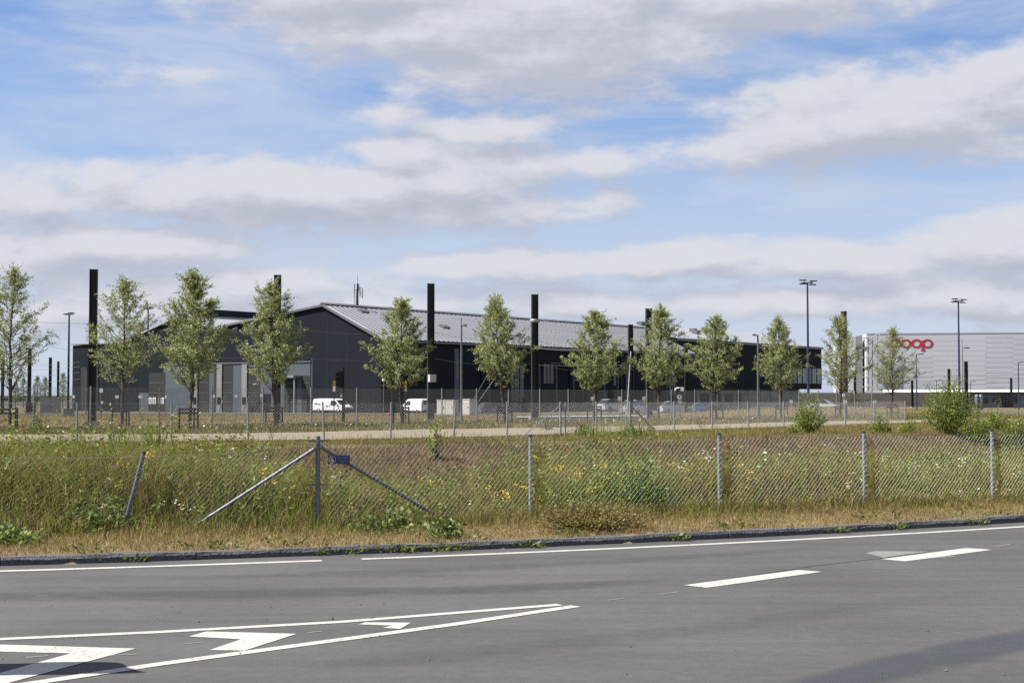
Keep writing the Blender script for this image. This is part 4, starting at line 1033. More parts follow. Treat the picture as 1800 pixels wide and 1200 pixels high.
# ------------------------------------------------------------------ vegetation builders (numpy)
def rand_dirs(r, n):
    v = r.normal(size=(n, 3)); return v / np.linalg.norm(v, axis=1, keepdims=True)
def blades_mesh(name, pos, h, w, col, lean, seed, m, parent=None, leandir=None):
    r = np.random.RandomState(seed); n = len(pos)
    a = r.uniform(0, 2 * np.pi, n); wd = np.stack([np.cos(a), np.sin(a), np.zeros(n)], -1) * (w / 2)[:, None]
    b = r.uniform(0, 2 * np.pi, n) if leandir is None else leandir
    ld = np.stack([np.cos(b), np.sin(b), np.zeros(n)], -1) * (lean * h)[:, None]
    up = np.zeros((n, 3)); up[:, 2] = h
    co = np.empty((n, 5, 3))
    co[:, 0] = pos - wd; co[:, 1] = pos + wd
    mid = pos + up * .58 + ld * .33
    co[:, 2] = mid - wd * .75; co[:, 3] = mid + wd * .75
    co[:, 4] = pos + up * (1 - .35 * lean[:, None] ** 2) + ld
    base = (np.arange(n) * 5)[:, None]
    loops = (base + np.array([0, 1, 3, 2, 2, 3, 4])).ravel()
    starts = (np.arange(n)[:, None] * 7 + np.array([0, 4])).ravel()
    return np_mesh(name, co.reshape(-1, 3), loops, starts, np.repeat(col, 5, 0), m, parent)
def leaves_geo(base, d, L, W, seed):
    """diamond leaves, folded a little along the midrib: n x 4 x 3"""
    r = np.random.RandomState(seed); n = len(base)
    d = d / np.linalg.norm(d, axis=1, keepdims=True)
    s = np.cross(d, rand_dirs(r, n)); s /= np.linalg.norm(s, axis=1, keepdims=True) + 1e-9
    nn = np.cross(d, s)
    co = np.empty((n, 4, 3))
    co[:, 0] = base
    m_ = base + d * (L * .45)[:, None] + nn * (W * .18)[:, None]
    co[:, 1] = m_ + s * (W / 2)[:, None]; co[:, 2] = base + d * L[:, None]; co[:, 3] = m_ - s * (W / 2)[:, None]
    return co
def leaves_mesh(name, base, d, L, W, col, seed, m, parent=None):
    n = len(base); co = leaves_geo(np.asarray(base), np.asarray(d), L, W, seed)
    return np_mesh(name, co.reshape(-1, 3), np.arange(n * 4), np.arange(n) * 4, np.repeat(col, 4, 0), m, parent)
def discs_mesh(name, c, rad, col, seed, m, tilt=.35, k=7):
    r = np.random.RandomState(seed); n = len(c)
    nn = np.stack([r.normal(0, tilt, n), r.normal(0, tilt, n) - .25, np.ones(n)], -1); nn /= np.linalg.norm(nn, axis=1, keepdims=True)
    a = np.cross(nn, np.tile([1.0, .1, 0], (n, 1))); a /= np.linalg.norm(a, axis=1, keepdims=True); b = np.cross(nn, a)
    th = np.arange(k) * 2 * np.pi / k
    rr_ = rad[:, None] * r.uniform(.7, 1.1, (n, k))
    co = c[:, None, :] + a[:, None, :] * (np.cos(th) * rr_)[..., None] + b[:, None, :] * (np.sin(th) * rr_)[..., None]
    return np_mesh(name, co.reshape(-1, 3), np.arange(n * k), np.arange(n) * k, np.repeat(col, k, 0), m)
def mixcol(r, n, a, b, jitter=.25):
    t = r.uniform(0, 1, (n, 1)); c = np.array(a) * (1 - t) + np.array(b) * t
    return c * r.uniform(1 - jitter, 1 + jitter, (n, 1))
def tubes_np(segs, k=4):
    """segs: list of (p0,p1,r0,r1) -> one mesh's arrays"""
    A = np.array([s[0] for s in segs]); B = np.array([s[1] for s in segs]); r0 = np.array([s[2] for s in segs]); r1 = np.array([s[3] for s in segs])
    d = B - A; d /= np.linalg.norm(d, axis=1, keepdims=True) + 1e-9
    ref = np.where(np.abs(d[:, 2:3]) < .9, np.array([[0, 0, 1.0]]), np.array([[1.0, 0, 0]]))
    a = np.cross(d, ref); a /= np.linalg.norm(a, axis=1, keepdims=True); b = np.cross(d, a)
    th = np.arange(k) * 2 * np.pi / k; n = len(segs)
    ring_ = a[:, None, :] * np.cos(th)[None, :, None] + b[:, None, :] * np.sin(th)[None, :, None]
    co = np.concatenate([A[:, None] + ring_ * r0[:, None, None], B[:, None] + ring_ * r1[:, None, None]], 1)
    f = np.array([[i, (i + 1) % k, k + (i + 1) % k, k + i] for i in range(k)]).ravel()
    loops = (np.arange(n)[:, None] * 2 * k + f).ravel()
    return co.reshape(-1, 3), loops, np.arange(n * k) * 4
def tubes_mesh(name, segs, m, parent=None, k=4):
    co, lo, st = tubes_np(segs, k); return np_mesh(name, co, lo, st, None, m, parent, smooth=True)

# ------------------------------------------------------------------ street trees
def make_tree(X, Y, Ht, Wd, seed, label, leaf_n=1.0, base_frac=.30, lean=0.0, tint=1.0):
    Wd *= 1.32; leaf_n *= 1.3
    r = np.random.RandomState(seed); z0 = float(gz(X, Y))
    root = thing('young_willow', label, 'tree', (X, Y, z0), 'row of young willows behind the path')
    # leader
    n = 14; hs = np.linspace(0, Ht * .97, n)
    wob = np.cumsum(r.normal(0, .035, (n, 2)), 0); wob[:3] *= .2
    lead = np.stack([wob[:, 0] + lean * (hs / Ht) ** 1.5, wob[:, 1], hs], -1); lead[0, :2] = 0
    rad = np.interp(hs / Ht, [0, .3, .7, 1], [.075, .06, .028, .006]) * (Ht / 6)
    def lp(h): return np.array([np.interp(h, hs, lead[:, k]) for k in range(3)])
    trunk = [(lead[i], lead[i + 1], rad[i], rad[i + 1]) for i in range(n - 1)]
    ot = tubes_mesh('trunk', trunk, M['bark'], root, 7)
    cb = base_frac * Ht
    def env(s):
        s = np.clip(s, 0, 1)
        return Wd * (np.sin(np.pi * np.clip(s, .02, 1) ** .56) ** .62) * (1 - .34 * s) * 1.05 + .04
    segs = []; LB = []; LD = []
    npri = 66; ga = r.uniform(0, 6.28)
    for i in range(npri):
        s0 = (i / npri) ** 1.35 * .90; h0 = cb + (Ht - cb) * s0 * .92 - .06 * Ht * (s0 < .05)
        az = ga + i * 2.39996 + r.normal(0, .25)
        rise = r.uniform(.17, .30) * (1 - .35 * s0)
        s1 = min(s0 + rise * (1.3 if r.rand() < .12 else 1.0), 1.0)
        R = env(s1) * r.uniform(.42, 1.14)
        if s0 < .06: R *= .62; s1 += .06
        if r.rand() < .10: R *= 1.18
        p0 = lp(h0); out = np.array([np.cos(az), np.sin(az), 0])
        dz = (s1 - s0) * (Ht - cb)
        droop = 0
        pts = [p0, p0 + out * R * .38 + np.array([0, 0, dz * .30]), p0 + out * R * .74 + np.array([0, 0, dz * .66 + droop * .2]), p0 + out * R + np.array([0, 0, dz + droop])]
        pts = [p + (r.normal(0, .03, 3) if k else 0) for k, p in enumerate(pts)]
        rb = .020 * (1 - .6 * s0) * Ht / 6
        for k in range(3): segs.append((pts[k], pts[k + 1], rb * (1 - .3 * k), rb * (1 - .3 * (k + 1))))
        nsec = 9
        for q in range(nsec):
            f = r.uniform(.28, 1.0); k = min(int(f * 3), 2); ff_ = f * 3 - k
            b0 = pts[k] * (1 - ff_) + pts[k + 1] * ff_
            dr = out * r.uniform(.1, .9) + np.array([r.normal(0, .55), r.normal(0, .55), r.uniform(-.25, 1.0)]); dr /= np.linalg.norm(dr)
            Ls = r.uniform(.18, .48) * Ht / 6
            e = b0 + dr * Ls; segs.append((b0, e, .006, .003))
            m_ = int(r.randint(15, 26) * leaf_n)
            tt = r.uniform(.05, 1.05, m_)
            LB.append(b0 + (e - b0) * tt[:, None] + r.normal(0, .035, (m_, 3))); LD.append(dr * .5 + r.normal(0, .55, (m_, 3)) + np.array([0, 0, .10]))
        m_ = int(14 * leaf_n); tt = r.uniform(.2, 1, m_)
        LB.append(pts[1] + (pts[3] - pts[1]) * tt[:, None] + r.normal(0, .05, (m_, 3))); LD.append(out * .4 + r.normal(0, .6, (m_, 3)))
    # leafy tip
    m_ = int(70 * leaf_n); tt = r.uniform(.80, 1.0, m_)
    LB.append(np.array([lp(h) for h in tt * Ht]) + r.normal(0, .06, (m_, 3))); LD.append(np.array([[0, 0, .5]]) + r.normal(0, .5, (m_, 3)))
    tubes_mesh('branches', segs, M['bark'], root, 4)
    LB = np.concatenate(LB); LD = np.concatenate(LD); k = len(LB)
    keep = LB[:, 2] > cb * .98; LB, LD = LB[keep], LD[keep]; k = len(LB)
    L = r.uniform(.075, .125, k); W = L * r.uniform(.28, .40, k)
    col = mixcol(r, k, (.090, .110, .026), (.215, .235, .078), .25)
    silver = r.rand(k) < .22; col[silver] = mixcol(r, silver.sum(), (.25, .27, .17), (.34, .35, .25), .15)
    leaves_mesh('crown', LB, LD, L, W, col * tint, seed + 5, M['leaf'], root)
    return root
def stakes(X, Y, label, seed, w=.37, h=.90):
    r = random.Random(seed); z0 = float(gz(X, Y)); root = thing('stake_frame', label, 'tree stakes', (X, Y, z0), 'black stake frames round the trees')
    corners = [(-w, -.25), (w, -.3), (.05, .45)]
    for a, b in corners:
        mb = MB(); mb.tube((X + a, Y + b, z0 - .15), (X + a * .97, Y + b, z0 + h), .04, .037, 7); mb.build('stake', M['stake'], root)
    for k in range(3):
        (a, b), (c, d) = corners[k], corners[(k + 1) % 3]
        for zz in ((h - .06,) if k else (h - .06, h - .2)):
            mb = MB(); p = Vector((X + a, Y + b, z0 + zz)); q = Vector((X + c, Y + d, z0 + zz)); mid = (p + q) / 2; v = q - p
            mb.box(mid, (v.length + .06, .03, .075), math.atan2(v.y, v.x)); mb.build('rail', M['stake'], root)
TREES = [  # px, dist, top px, half width, seed, leaf amount, label
 (19, 53.8, 462, 1.30, 11, .48, 'sparse young willow with open branches beside the distant masts'),
 (216, 61.5, 480, 1.40, 12, .70, 'airy young willow standing before the flat end block'),
 (335, 55.0, 468, 1.42, 13, 1.15, 'dense young willow with a pointed top at the rear hall gable'),
 (484, 62.5, 488, 1.42, 14, 1.0, 'young willow covering a mast before the depot doors'),
 (706, 67.5, 520, 1.45, 15, 1.1, 'young willow under the corner of the ridged roof'),
 (887, 72.0, 517, 1.55, 16, 1.15, 'young willow with a bent tip behind the stay rods'),
 (1044, 76.5, 540, 1.60, 17, 1.2, 'broad young willow before the side wall windows'),
 (1157, 80.5, 533, 1.50, 18, 1.2, 'slender young willow at the far end of the ridged roof'),
 (1258, 84.5, 550, 1.55, 19, 1.2, 'young willow before the near end of the office block'),
 (1372, 89.0, 555, 1.50, 20, 1.1, 'young willow between the lamp post and the floodlight mast'),
 (1476, 93.0, 550, 1.50, 21, .85, 'open young willow beside the brick chimney'),
 (1566, 97.0, 573, 1.55, 22, .62, 'broad young willow beside the red lettering')]
for px0, Y_, yt, wd, sd_, ln, lab in TREES:
    X_ = XA(px0, Y_); ht = z_of_px(yt, Y_) - float(gz(X_, Y_))
    make_tree(X_, Y_, ht, wd, sd_, lab, ln, lean={887: -.28, 335: -.12, 484: -.10, 706: .06, 1372: -.22, 1476: -.15, 1258: -.12, 1566: -.1, 216: -.08}.get(px0, .05), base_frac=.285)
for i, (px0, Y_, yt, wd, sd_, ln, lab) in enumerate(TREES):
    X_ = XA(px0, Y_)
    if px0 == 1157: continue
    stakes(X_, Y_, 'black wooden stake frame round the ' + {19: 'sparse willow by the masts', 216: 'airy willow before the end block', 335: 'dense willow with pointed top', 484: 'willow before the depot doors', 706: 'willow under the roof corner', 887: 'willow with the bent tip',
           1044: 'willow before the side windows', 1258: 'willow before the office block end', 1372: 'willow by the lamp post', 1476: 'open willow by the chimney', 1566: 'broad willow by the red lettering'}[px0], sd_)

# small far trees behind the yard
for i, (px0, Y_, yt) in enumerate(((28, 300, 672), (42, 300, 664), (66, 280, 662), (80, 290, 664), (111, 280, 655), (1100, 900, 690))):
    if px0 == 1100: continue
    r = np.random.RandomState(60 + i); X_ = XA(px0, Y_); Hh_ = z_of_px(yt, Y_) + .6
    root = thing('far_tree', 'small distant slender tree before the far white shed', 'tree', (X_, Y_, -.6), 'small far trees by the white shed')
    tubes_mesh('trunk', [(np.array([0, 0, 0]), np.array([0, 0, Hh_ * .95]), .09, .02)], M['bark'], root, 6)
    k = 900; s = r.uniform(.22, 1, k); a = r.uniform(0, 6.28, k); R = 1.0 * np.sin(np.pi * s ** .8) ** .7 * np.sqrt(r.uniform(0, 1, k)) + .05
    base = np.stack([R * np.cos(a), R * np.sin(a), s * Hh_], -1) + r.normal(0, .12, (k, 3))
    leaves_mesh('crown', base, r.normal(size=(k, 3)), r.uniform(.2, .38, k), r.uniform(.1, .18, k), mixcol(r, k, (.05, .065, .025), (.10, .12, .05)), 70 + i, M['leaf'], root)

# ------------------------------------------------------------------ shrubs, saplings and bramble
def shrub(name, X, Y, ht, wd, seed, label, cat, nst=26, leafL=(.05, .09), wfrac=.45, ca=(.075, .11, .02), cb_=(.17, .21, .045), per=70, up=1.0, group=None):
    r = np.random.RandomState(seed); z0 = float(gz(X, Y)) - .03
    root = thing(name, label, cat, (X, Y, z0), group); segs = []; LB = []; LD = []
    for i in range(nst):
        az = r.uniform(0, 6.28); sp = np.sqrt(r.uniform(0, 1)); Rr = wd * sp; hh = ht * (1 - .55 * sp ** 1.6) * r.uniform(.45, 1.12)
        b = np.array([np.cos(az) * wd * .12 * sp, np.sin(az) * wd * .12 * sp, 0]); e = np.array([np.cos(az) * Rr, np.sin(az) * Rr, hh * up])
        mid = b * .5 + e * .5 + np.array([np.cos(az), np.sin(az), 0]) * Rr * .12 + np.array([0, 0, hh * .10])
        segs += [(b, mid, .012, .008), (mid, e, .008, .003)]
        t = r.uniform(.12, 1.02, per)
        q = np.where(t[:, None] < .5, b + (mid - b) * (t[:, None] * 2), mid + (e - mid) * (t[:, None] * 2 - 1))
        LB.append(q + r.normal(0, .045 + .06 * wd, (per, 3)) * np.array([1, 1, .8])); LD.append((e - mid) / np.linalg.norm(e - mid) * .6 + r.normal(0, .55, (per, 3)))
    tubes_mesh('stems', segs, M['bark'], root, 4)
    LB = np.concatenate(LB); LD = np.concatenate(LD); k = len(LB); LB[:, 2] = np.abs(LB[:, 2])
    L = r.uniform(*leafL, k)
    leaves_mesh('foliage', LB, LD, L, L * wfrac * r.uniform(.8, 1.2, k), mixcol(r, k, ca, cb_), seed + 3, M['weed'], root)
    return root
SH = [(1419, 51.5, 1.5, .60, 30, 'leafy green shrub on the bank before the floodlight mast', 30, 95),
      (1547, 51.5, .62, .42, 31, 'small low green shrub on the bank between two larger bushes', 18, 60),
      (1596, 52, .55, .30, 32, 'tiny upright shrub on the bank beside the big bush', 12, 45),
      (1664, 51.5, 2.3, 1.05, 33, 'big spiky willow bush on the bank before the warehouse', 60, 120),
      (1714, 50.5, 1.3, .80, 34, 'rounded green bush beside the big spiky bush', 30, 80),
      (1788, 50.5, 1.5, .85, 35, 'bright green bush on the bank beyond the last upright post', 34, 80),
      (1752, 56.0, 1.1, .6, 36, 'pale olive bush behind the bank by the steel tanks', 26, 70)]
for px0, Y_, ht, wd, sd_, lab, ns, per in SH:
    shrub('bank_shrub', XA(px0, Y_), Y_, ht, wd, sd_, lab, 'shrub', ns, (.06, .11), .36, (.085, .125, .018), (.23, .27, .05), per)
shrub('sapling', XA(768, 37.5), 37.5, 1.05, .28, 40, 'thin yellow-green sapling growing before the path fence', 'sapling', 10, (.06, .10), .6, (.16, .20, .03), (.26, .28, .07), 30)
shrub('sapling', XA(893, 36), 36, .95, .30, 41, 'bright yellow-green leafy weed on the bank edge behind the fence post', 'sapling', 14, (.06, .1), .5, (.15, .20, .03), (.25, .28, .06), 36)
shrub('sapling', XA(1395, 50.5), 50.5, .35, .35, 42, 'low round weed on the bank beside the leafy shrub', 'weed', 10, (.05, .09), .5, (.12, .15, .03), (.2, .22, .05), 36)
shrub('path_bush', XA(962, 56), 56, .85, .42, 43, 'wispy pale bush beside the brace post of the path fence', 'bush', 14, (.05, .09), .35, (.13, .14, .05), (.24, .24, .11), 34)
shrub('path_bush', XA(66, 50), 50, .9, .3, 44, 'dark thin bush before the grey cabinet', 'bush', 12, (.05, .09), .35, (.06, .08, .025), (.12, .14, .05), 34)
shrub('far_bush', XA(1497, 200), 200, 3.6, 2.4, 45, 'round dark olive bush before the beige shed', 'bush', 40, (.25, .4), .6, (.05, .06, .02), (.10, .11, .04), 40)

# bramble by the fence foot
def bramble(X, Y, wd, ht, seed, label, n=24):
    return shrub('bramble', X, Y, ht, wd, seed, label, 'bramble', n, (.05, .085), .78, (.085, .12, .03), (.20, .245, .075), 26, .9)
bramble(-1.55, 17.75, .62, .27, 50, 'dark green bramble clump under the brace beside the corner post')
bramble(-.80, 16.95, .26, .30, 51, 'small leafy bramble spilling over the kerb', 12)
bramble(-5.05, 17.55, .55, .50, 52, 'bramble climbing over the foot of the bent post', 22)
bramble(-5.55, 16.15, .45, .30, 53, 'dark leafy bramble clump on the dry verge', 16)
shrub('tall_weed', XA(598, 19.0), 19.0, .78, .36, 54, 'dark green bushy weed behind the corner post', 'weed', 26, (.03, .06), .5, (.05, .085, .02), (.12, .16, .04), 60)
shrub('tall_weed', XA(1112, 20.4), 20.4, .98, .62, 55, 'dense tall green weed mound behind the fence mesh', 'weed', 60, (.03, .065), .4, (.07, .13, .014), (.16, .23, .03), 90)
shrub('tall_weed', XA(1010, 20.2), 20.2, .50, .60, 56, 'bright green low weed mound behind the fence mesh', 'weed', 44, (.03, .065), .4, (.09, .15, .016), (.2, .26, .035), 80)
shrub('tall_weed', XA(1345, 21.3), 21.3, .46, .45, 57, 'dark green weed clump between two upright posts', 'weed', 28, (.025, .05), .4, (.055, .08, .02), (.12, .15, .04), 60)
shrub('brown_weed', XA(1040, 17.95), 17.95, .36, .80, 58, 'withered rust-brown weed mound spilling to the kerb', 'weed', 80, (.025, .05), .5, (.12, .075, .028), (.22, .19, .05), 90)
for i, (px0, Y_, ht, wd, tone) in enumerate(((868, 22.4, 1.15, .38, 1), (905, 21.6, .85, .35, 1), (800, 23.5, .95, .45, 0), (835, 21.0, .6, .4, 1), (690, 20.8, .62, .45, 0), (640, 22.5, .8, .4, 0), (330, 21.2, 1.1, .5, 1), (405, 20.6, .8, .45, 1), (90, 19.8, 1.05, .55, 1),
        (30, 21.5, 1.2, .6, 1), (160, 21.8, 1.25, .6, 1), (1215, 23.0, .8, .45, 0), (1440, 24.5, .8, .5, 0), (1600, 25.0, .85, .55, 0), (1690, 24.6, .9, .5, 0), (1560, 22.6, .5, .4, 1), (960, 24, 1.0, .45, 0), (1310, 25.5, .9, .5, 1), (1010, 30, .9, .6, 1), (1150, 33, .8, .7, 0), (760, 33.5, .5, .5, 0), (250, 27, 1.1, .7, 1), (1760, 26, .9, .5, 1), (480, 19.6, .5, .35, 0))):
    shrub('ditch_weed', XA(px0, Y_), Y_, ht, wd, 500 + i, 'bushy leafy green weed standing in the ditch grass', 'weed', 22, (.035, .08), .42, (.075, .125, .014) if tone else (.09, .11, .022), (.21, .27, .035) if tone else (.19, .20, .05), 50, group='bushy weeds in the ditch')
# little weeds in the kerb joints and on the verge
kw = random.Random(77)
spots = [(-5.6, .46, .10), (-4.3, .62, .13), (-3.15, .85, .16), (-2.35, .8, .14), (-2.9, .72, .12), (-1.75, .45, .16), (-1.15, .47, .12), (-.35, .8, .15), (-.55, .45, .10), (.35, .46, .09), (1.0, .8, .10), (3.2, .85, .12), (4.35, .47, .09), (5.35, .9, .16), (5.25, .48, .10), (6.5, .47, .10), (7.0, .85, .18), (-.9, .44, .17), (2.2, .48, .08), (-3.9, .5, .08)]
for i, (xx, dd, hh) in enumerate(spots):
    p = edge_pt(xx, dd); zb = 0
    r = np.random.RandomState(300 + i); n = 60; w_ = hh * 1.5
    onv = dd > .6
    root = thing('kerb_weed', 'low green weed tuft on the dry verge beside the kerb' if onv else 'low green weed growing at the foot of the kerb stones', 'weed', (p.x, p.y, .085 if onv else .003), 'weeds on the verge' if onv else 'weeds along the kerb')
    a = r.uniform(0, 6.28, n); R = w_ * np.sqrt(r.uniform(0, 1, n)); base = np.stack([R * np.cos(a) * 1.3, R * np.sin(a) * .35, r.uniform(0, hh, n) * (1 - .6 * R / w_)], -1)
    leaves_mesh('foliage', base, np.stack([np.cos(a), np.sin(a), r.uniform(.2, 1.2, n)], -1), r.uniform(.04, .08, n), r.uniform(.015, .035, n), mixcol(r, n, (.07, .10, .02), (.18, .20, .05)), 400 + i, M['weed'], root)

# ------------------------------------------------------------------ grass and flowers
def scatter(r, n, y0f, y1f, xr=None, widen=.385):
    Y = np.empty(n); X = np.empty(n); cnt = 0
    while cnt < n:
        m_ = n * 2; x = r.uniform(*xr, m_) if xr else r.uniform(-30, 30, m_); lo, hi = y0f(x), y1f(x)
        y = lo + (hi - lo) * r.uniform(0, 1, m_)
        ok = np.abs(x) < y * widen + 1.0; x, y = x[ok], y[ok]; k = min(n - cnt, len(x)); X[cnt:cnt + k] = x[:k]; Y[cnt:cnt + k] = y[:k]; cnt += k
    return X, Y
STRAW_A, STRAW_B = (.21, .145, .062), (.34, .25, .125)
GR_A, GR_B = (.090, .130, .012), (.215, .245, .035)
OLIVE_A, OLIVE_B = (.15, .145, .024), (.29, .25, .055)
def brown_patch(X, Y):
    a = np.exp(-((X + 3.3) / 2.9) ** 2 - ((Y - 34.4) / 4.2) ** 2) + .75 * np.exp(-((X + .6) / 1.5) ** 2 - ((Y - 38) / 2.2) ** 2)
    b = np.exp(-((Y - bankY(X) + 1.6) / 2.0) ** 2) * np.clip((X - 3) / 3, 0, 1)
    return np.clip(1.25 * a + 1.0 * b + .25 * noise2(X, Y, .8, 36) * (a + b > .15), 0, 1)
# dry verge turf
r = np.random.RandomState(1); n = 95000
k_ = r.uniform(-9.5, 12, n); dd = .60 + r.uniform(0, 1, n) ** .9 * 2.6
s = edge_slope(k_); kk = np.sqrt(1 + s * s); X = k_ - dd * s / kk; Y = edgeY(k_) + dd / kk
ok = Y < nearY(X) + .15; X, Y, dd = X[ok], Y[ok], dd[ok]; n = len(X)
near = np.clip((Y - (nearY(X) - 1.35)) / 1.4, 0, 1)
h = r.uniform(.03, .085, n) * (1 + 2.4 * near ** 2) * (1 + .5 * noise2(X, Y, .5, 2)); h = np.clip(h, .02, .35)
col = mixcol(r, n, STRAW_A, STRAW_B); gm = r.rand(n) < np.clip(.12 + .5 * near + .28 * noise2(X, Y, .7, 21), .03, .85)
col[gm] = mixcol(r, gm.sum(), OLIVE_A, GR_B)
tag(blades_mesh('verge_grass', np.stack([X, Y, gz(X, Y) - .01], -1), h, r.uniform(.004, .009, n), col, r.uniform(.1, .9, n), 2, M['grass']), 'short straw-coloured dry grass on the verge behind the kerb', 'grass', kind='stuff')
# fence-foot and ditch grass
def ditch_height(X, Y):
    hgt = .72 + .26 * noise2(X, Y, 1.4, 31) + .22 * noise2(X, Y, .5, 32)
    for cx, cy, rr_, a in ((-7.5, 22.5, 4.0, .72), (-4.6, 22, 2.4, .50), (-11, 25, 4, .7), (-.2, 22.5, 1.6, .35), (.4, 24, 1.2, .35), (2.6, 24, 2.0, .25), (6.5, 27, 3, .2), (-2.6, 24, 2.2, -.34), (-3.3, 29, 3.0, -.42)):
        hgt = hgt + a * np.exp(-((X - cx) ** 2 + ((Y - cy) * .8) ** 2) / rr_ ** 2)
    yb = bankY(X); nb = np.clip((Y - (yb - 4.6)) / 4.0, 0, 1)
    return hgt * (1 - .55 * nb) * np.clip((Y - nearY(X) + .35) / 1.4, .35, 1)
r = np.random.RandomState(2); n = 210000
X, Y = scatter(r, n, lambda x: nearY(x) - .35, lambda x: bankY(x) - .9, (-14, 18))
d0 = r.uniform(0, 1, n); Y = nearY(X) - .35 + (Y - nearY(X) + .35) * (.25 + .75 * d0)
bare = brown_patch(X, Y) * (Y > 26) + .4 * (noise2(X, Y, 2.2, 33) > .45)
keep = r.rand(n) > bare * .93; X, Y = X[keep], Y[keep]; n = len(X)
hm = ditch_height(X, Y); h = np.clip(hm * r.uniform(.45, 1.15, n), .06, 1.5)
left = 1 / (1 + np.exp((X + 2.8) / .9)); gp = np.clip(.30 + .38 * left + .55 * noise2(X, Y, .9, 41), .04, .92)
col = mixcol(r, n, OLIVE_A, OLIVE_B); gm = r.rand(n) < gp; col[gm] = mixcol(r, gm.sum(), GR_A, GR_B); sm = r.rand(n) < np.clip(.24 + .4 * noise2(X, Y, .7, 43), .02, .7); col[sm] = mixcol(r, sm.sum(), STRAW_A, STRAW_B) * .85; bm_ = r.rand(n) < np.clip(.10 + .35 * noise2(X, Y, 1.1, 44), 0, .5); col[bm_] = mixcol(r, bm_.sum(), (.10, .062, .028), (.17, .115, .05))
tag(blades_mesh('ditch_grass', np.stack([X, Y, gz(X, Y) - .02], -1), h, r.uniform(.006, .014, n) * (1 + .5 * left), col, r.uniform(.05, .75, n), 3, M['grass']), 'tall green and yellowing grass filling the ditch behind the fence', 'grass', kind='stuff')
# dry thin grass on the bank face and crest
r = np.random.RandomState(3); n = 110000
X, Y = scatter(r, n, lambda x: bankY(x) - 5.5, lambda x: midY(x) + .6, (-18, 24))
crest = np.clip((Y - bankY(X) + 1.2) / 1.5, 0, 1)
bp_ = brown_patch(X, Y); bare = .35 * bp_ + .5 * (noise2(X, Y, 1.8, 34) > .35)
keep = r.rand(n) > np.clip(bare * .8, 0, .9) * (1 - crest); X, Y, crest = X[keep], Y[keep], crest[keep]; n = len(X)
h = r.uniform(.10, .34, n) * (1 + .55 * noise2(X, Y, 1.2, 51)); h = np.where((Y > bankY(X) - .7) & (r.rand(n) > .06), h * .36, h); h = np.clip(h, .04, .6)
col = mixcol(r, n, (.15, .10, .045), (.27, .195, .09)); gp = np.clip(.50 + .5 * noise2(X, Y, 1.5, 52), .08, .9); gm = r.rand(n) < gp; col[gm] = mixcol(r, gm.sum(), OLIVE_A, OLIVE_B); g2 = r.rand(n) < gp * .35; col[g2] = mixcol(r, g2.sum(), GR_A, GR_B); bp_ = brown_patch(X, Y); g3 = r.rand(n) < bp_ * .92; col[g3] = mixcol(r, g3.sum(), (.105, .062, .030), (.20, .135, .068)); h = h * (1 - .12 * bp_)
tag(blades_mesh('bank_grass', np.stack([X, Y, gz(X, Y) - .01], -1), h, r.uniform(.008, .018, n), col, r.uniform(.1, .8, n), 4, M['grass']), 'thin brown and olive grass on the bank of the ditch', 'grass', kind='stuff')
# grass between path and far fence, mown turf beyond
r = np.random.RandomState(4); n = 70000
pY = np.interp
pathfar_x = np.array([XA(p[0], p[2]) for p in px_]); pathfar_y = np.array([p[2] for p in px_])
ffx = np.array([XA(a, b) for a, b in FFpx]); ffy = np.array([b for a, b in FFpx])
X, Y = scatter(r, n, lambda x: np.interp(x, pathfar_x, pathfar_y), lambda x: np.interp(x, ffx, ffy) + 2.5, (-32, 45))
h = r.uniform(.06, .22, n) * (1 + .7 * np.clip(noise2(X, Y, 2.5, 61), -.6, 1.4)); h = np.clip(h, .04, .5)
col = mixcol(r, n, (.20, .15, .06), (.33, .25, .11)); gp = np.clip(.58 + .55 * noise2(X, Y, 3.0, 62), .12, .95); gm = r.rand(n) < gp; col[gm] = mixcol(r, gm.sum(), (.075, .095, .022), (.17, .175, .05))
tag(blades_mesh('meadow_grass', np.stack([X, Y, gz(X, Y) - .01], -1), h, r.uniform(.015, .035, n), col, r.uniform(.1, .8, n), 5, M['grass']), 'patchy green and brown meadow grass between path and tall fence', 'grass', kind='stuff')
r = np.random.RandomState(5); n = 60000
X, Y = scatter(r, n, lambda x: np.interp(x, ffx, ffy) + 2.5, lambda x: np.full_like(x, 150.), (-60, 66))
h = r.uniform(.05, .14, n); col = mixcol(r, n, (.20, .145, .06), (.32, .24, .11)); gm = r.rand(n) < .15; col[gm] = mixcol(r, gm.sum(), OLIVE_A, OLIVE_B)
tag(blades_mesh('dry_turf', np.stack([X, Y, gz(X, Y) - .01], -1), h, r.uniform(.03, .07, n), col, r.uniform(.1, .8, n), 6, M['grass']), 'dry brown turf between the tall fence and the yard', 'grass', kind='stuff')
# broad-leaved weeds through the ditch
r = np.random.RandomState(6); npl = 5200
X, Y = scatter(r, npl, lambda x: nearY(x) + .1, lambda x: nearY(x) + 12, (-12, 15))
hm = ditch_height(X, Y) * r.uniform(.7, 1.25, npl); z0 = gz(X, Y)
k = 18; t = r.uniform(.15, 1.0, (npl, k)); lx = r.normal(0, .10, (npl, 1)); ly = r.normal(0, .10, (npl, 1)); a = r.uniform(0, 6.28, (npl, k))
base = np.stack([X[:, None] + lx * t, Y[:, None] + ly * t, z0[:, None] + hm[:, None] * t], -1).reshape(-1, 3)
dr = np.stack([np.cos(a), np.sin(a), r.uniform(-.1, .9, (npl, k))], -1).reshape(-1, 3)
L = (r.uniform(.05, .13, (npl, k)) * (1.2 - .6 * t)).ravel()
pc = mixcol(r, npl, (.07, .115, .014), (.20, .235, .04)); yl = r.rand(npl) < .2; pc[yl] = mixcol(r, yl.sum(), (.18, .17, .05), (.27, .23, .08))
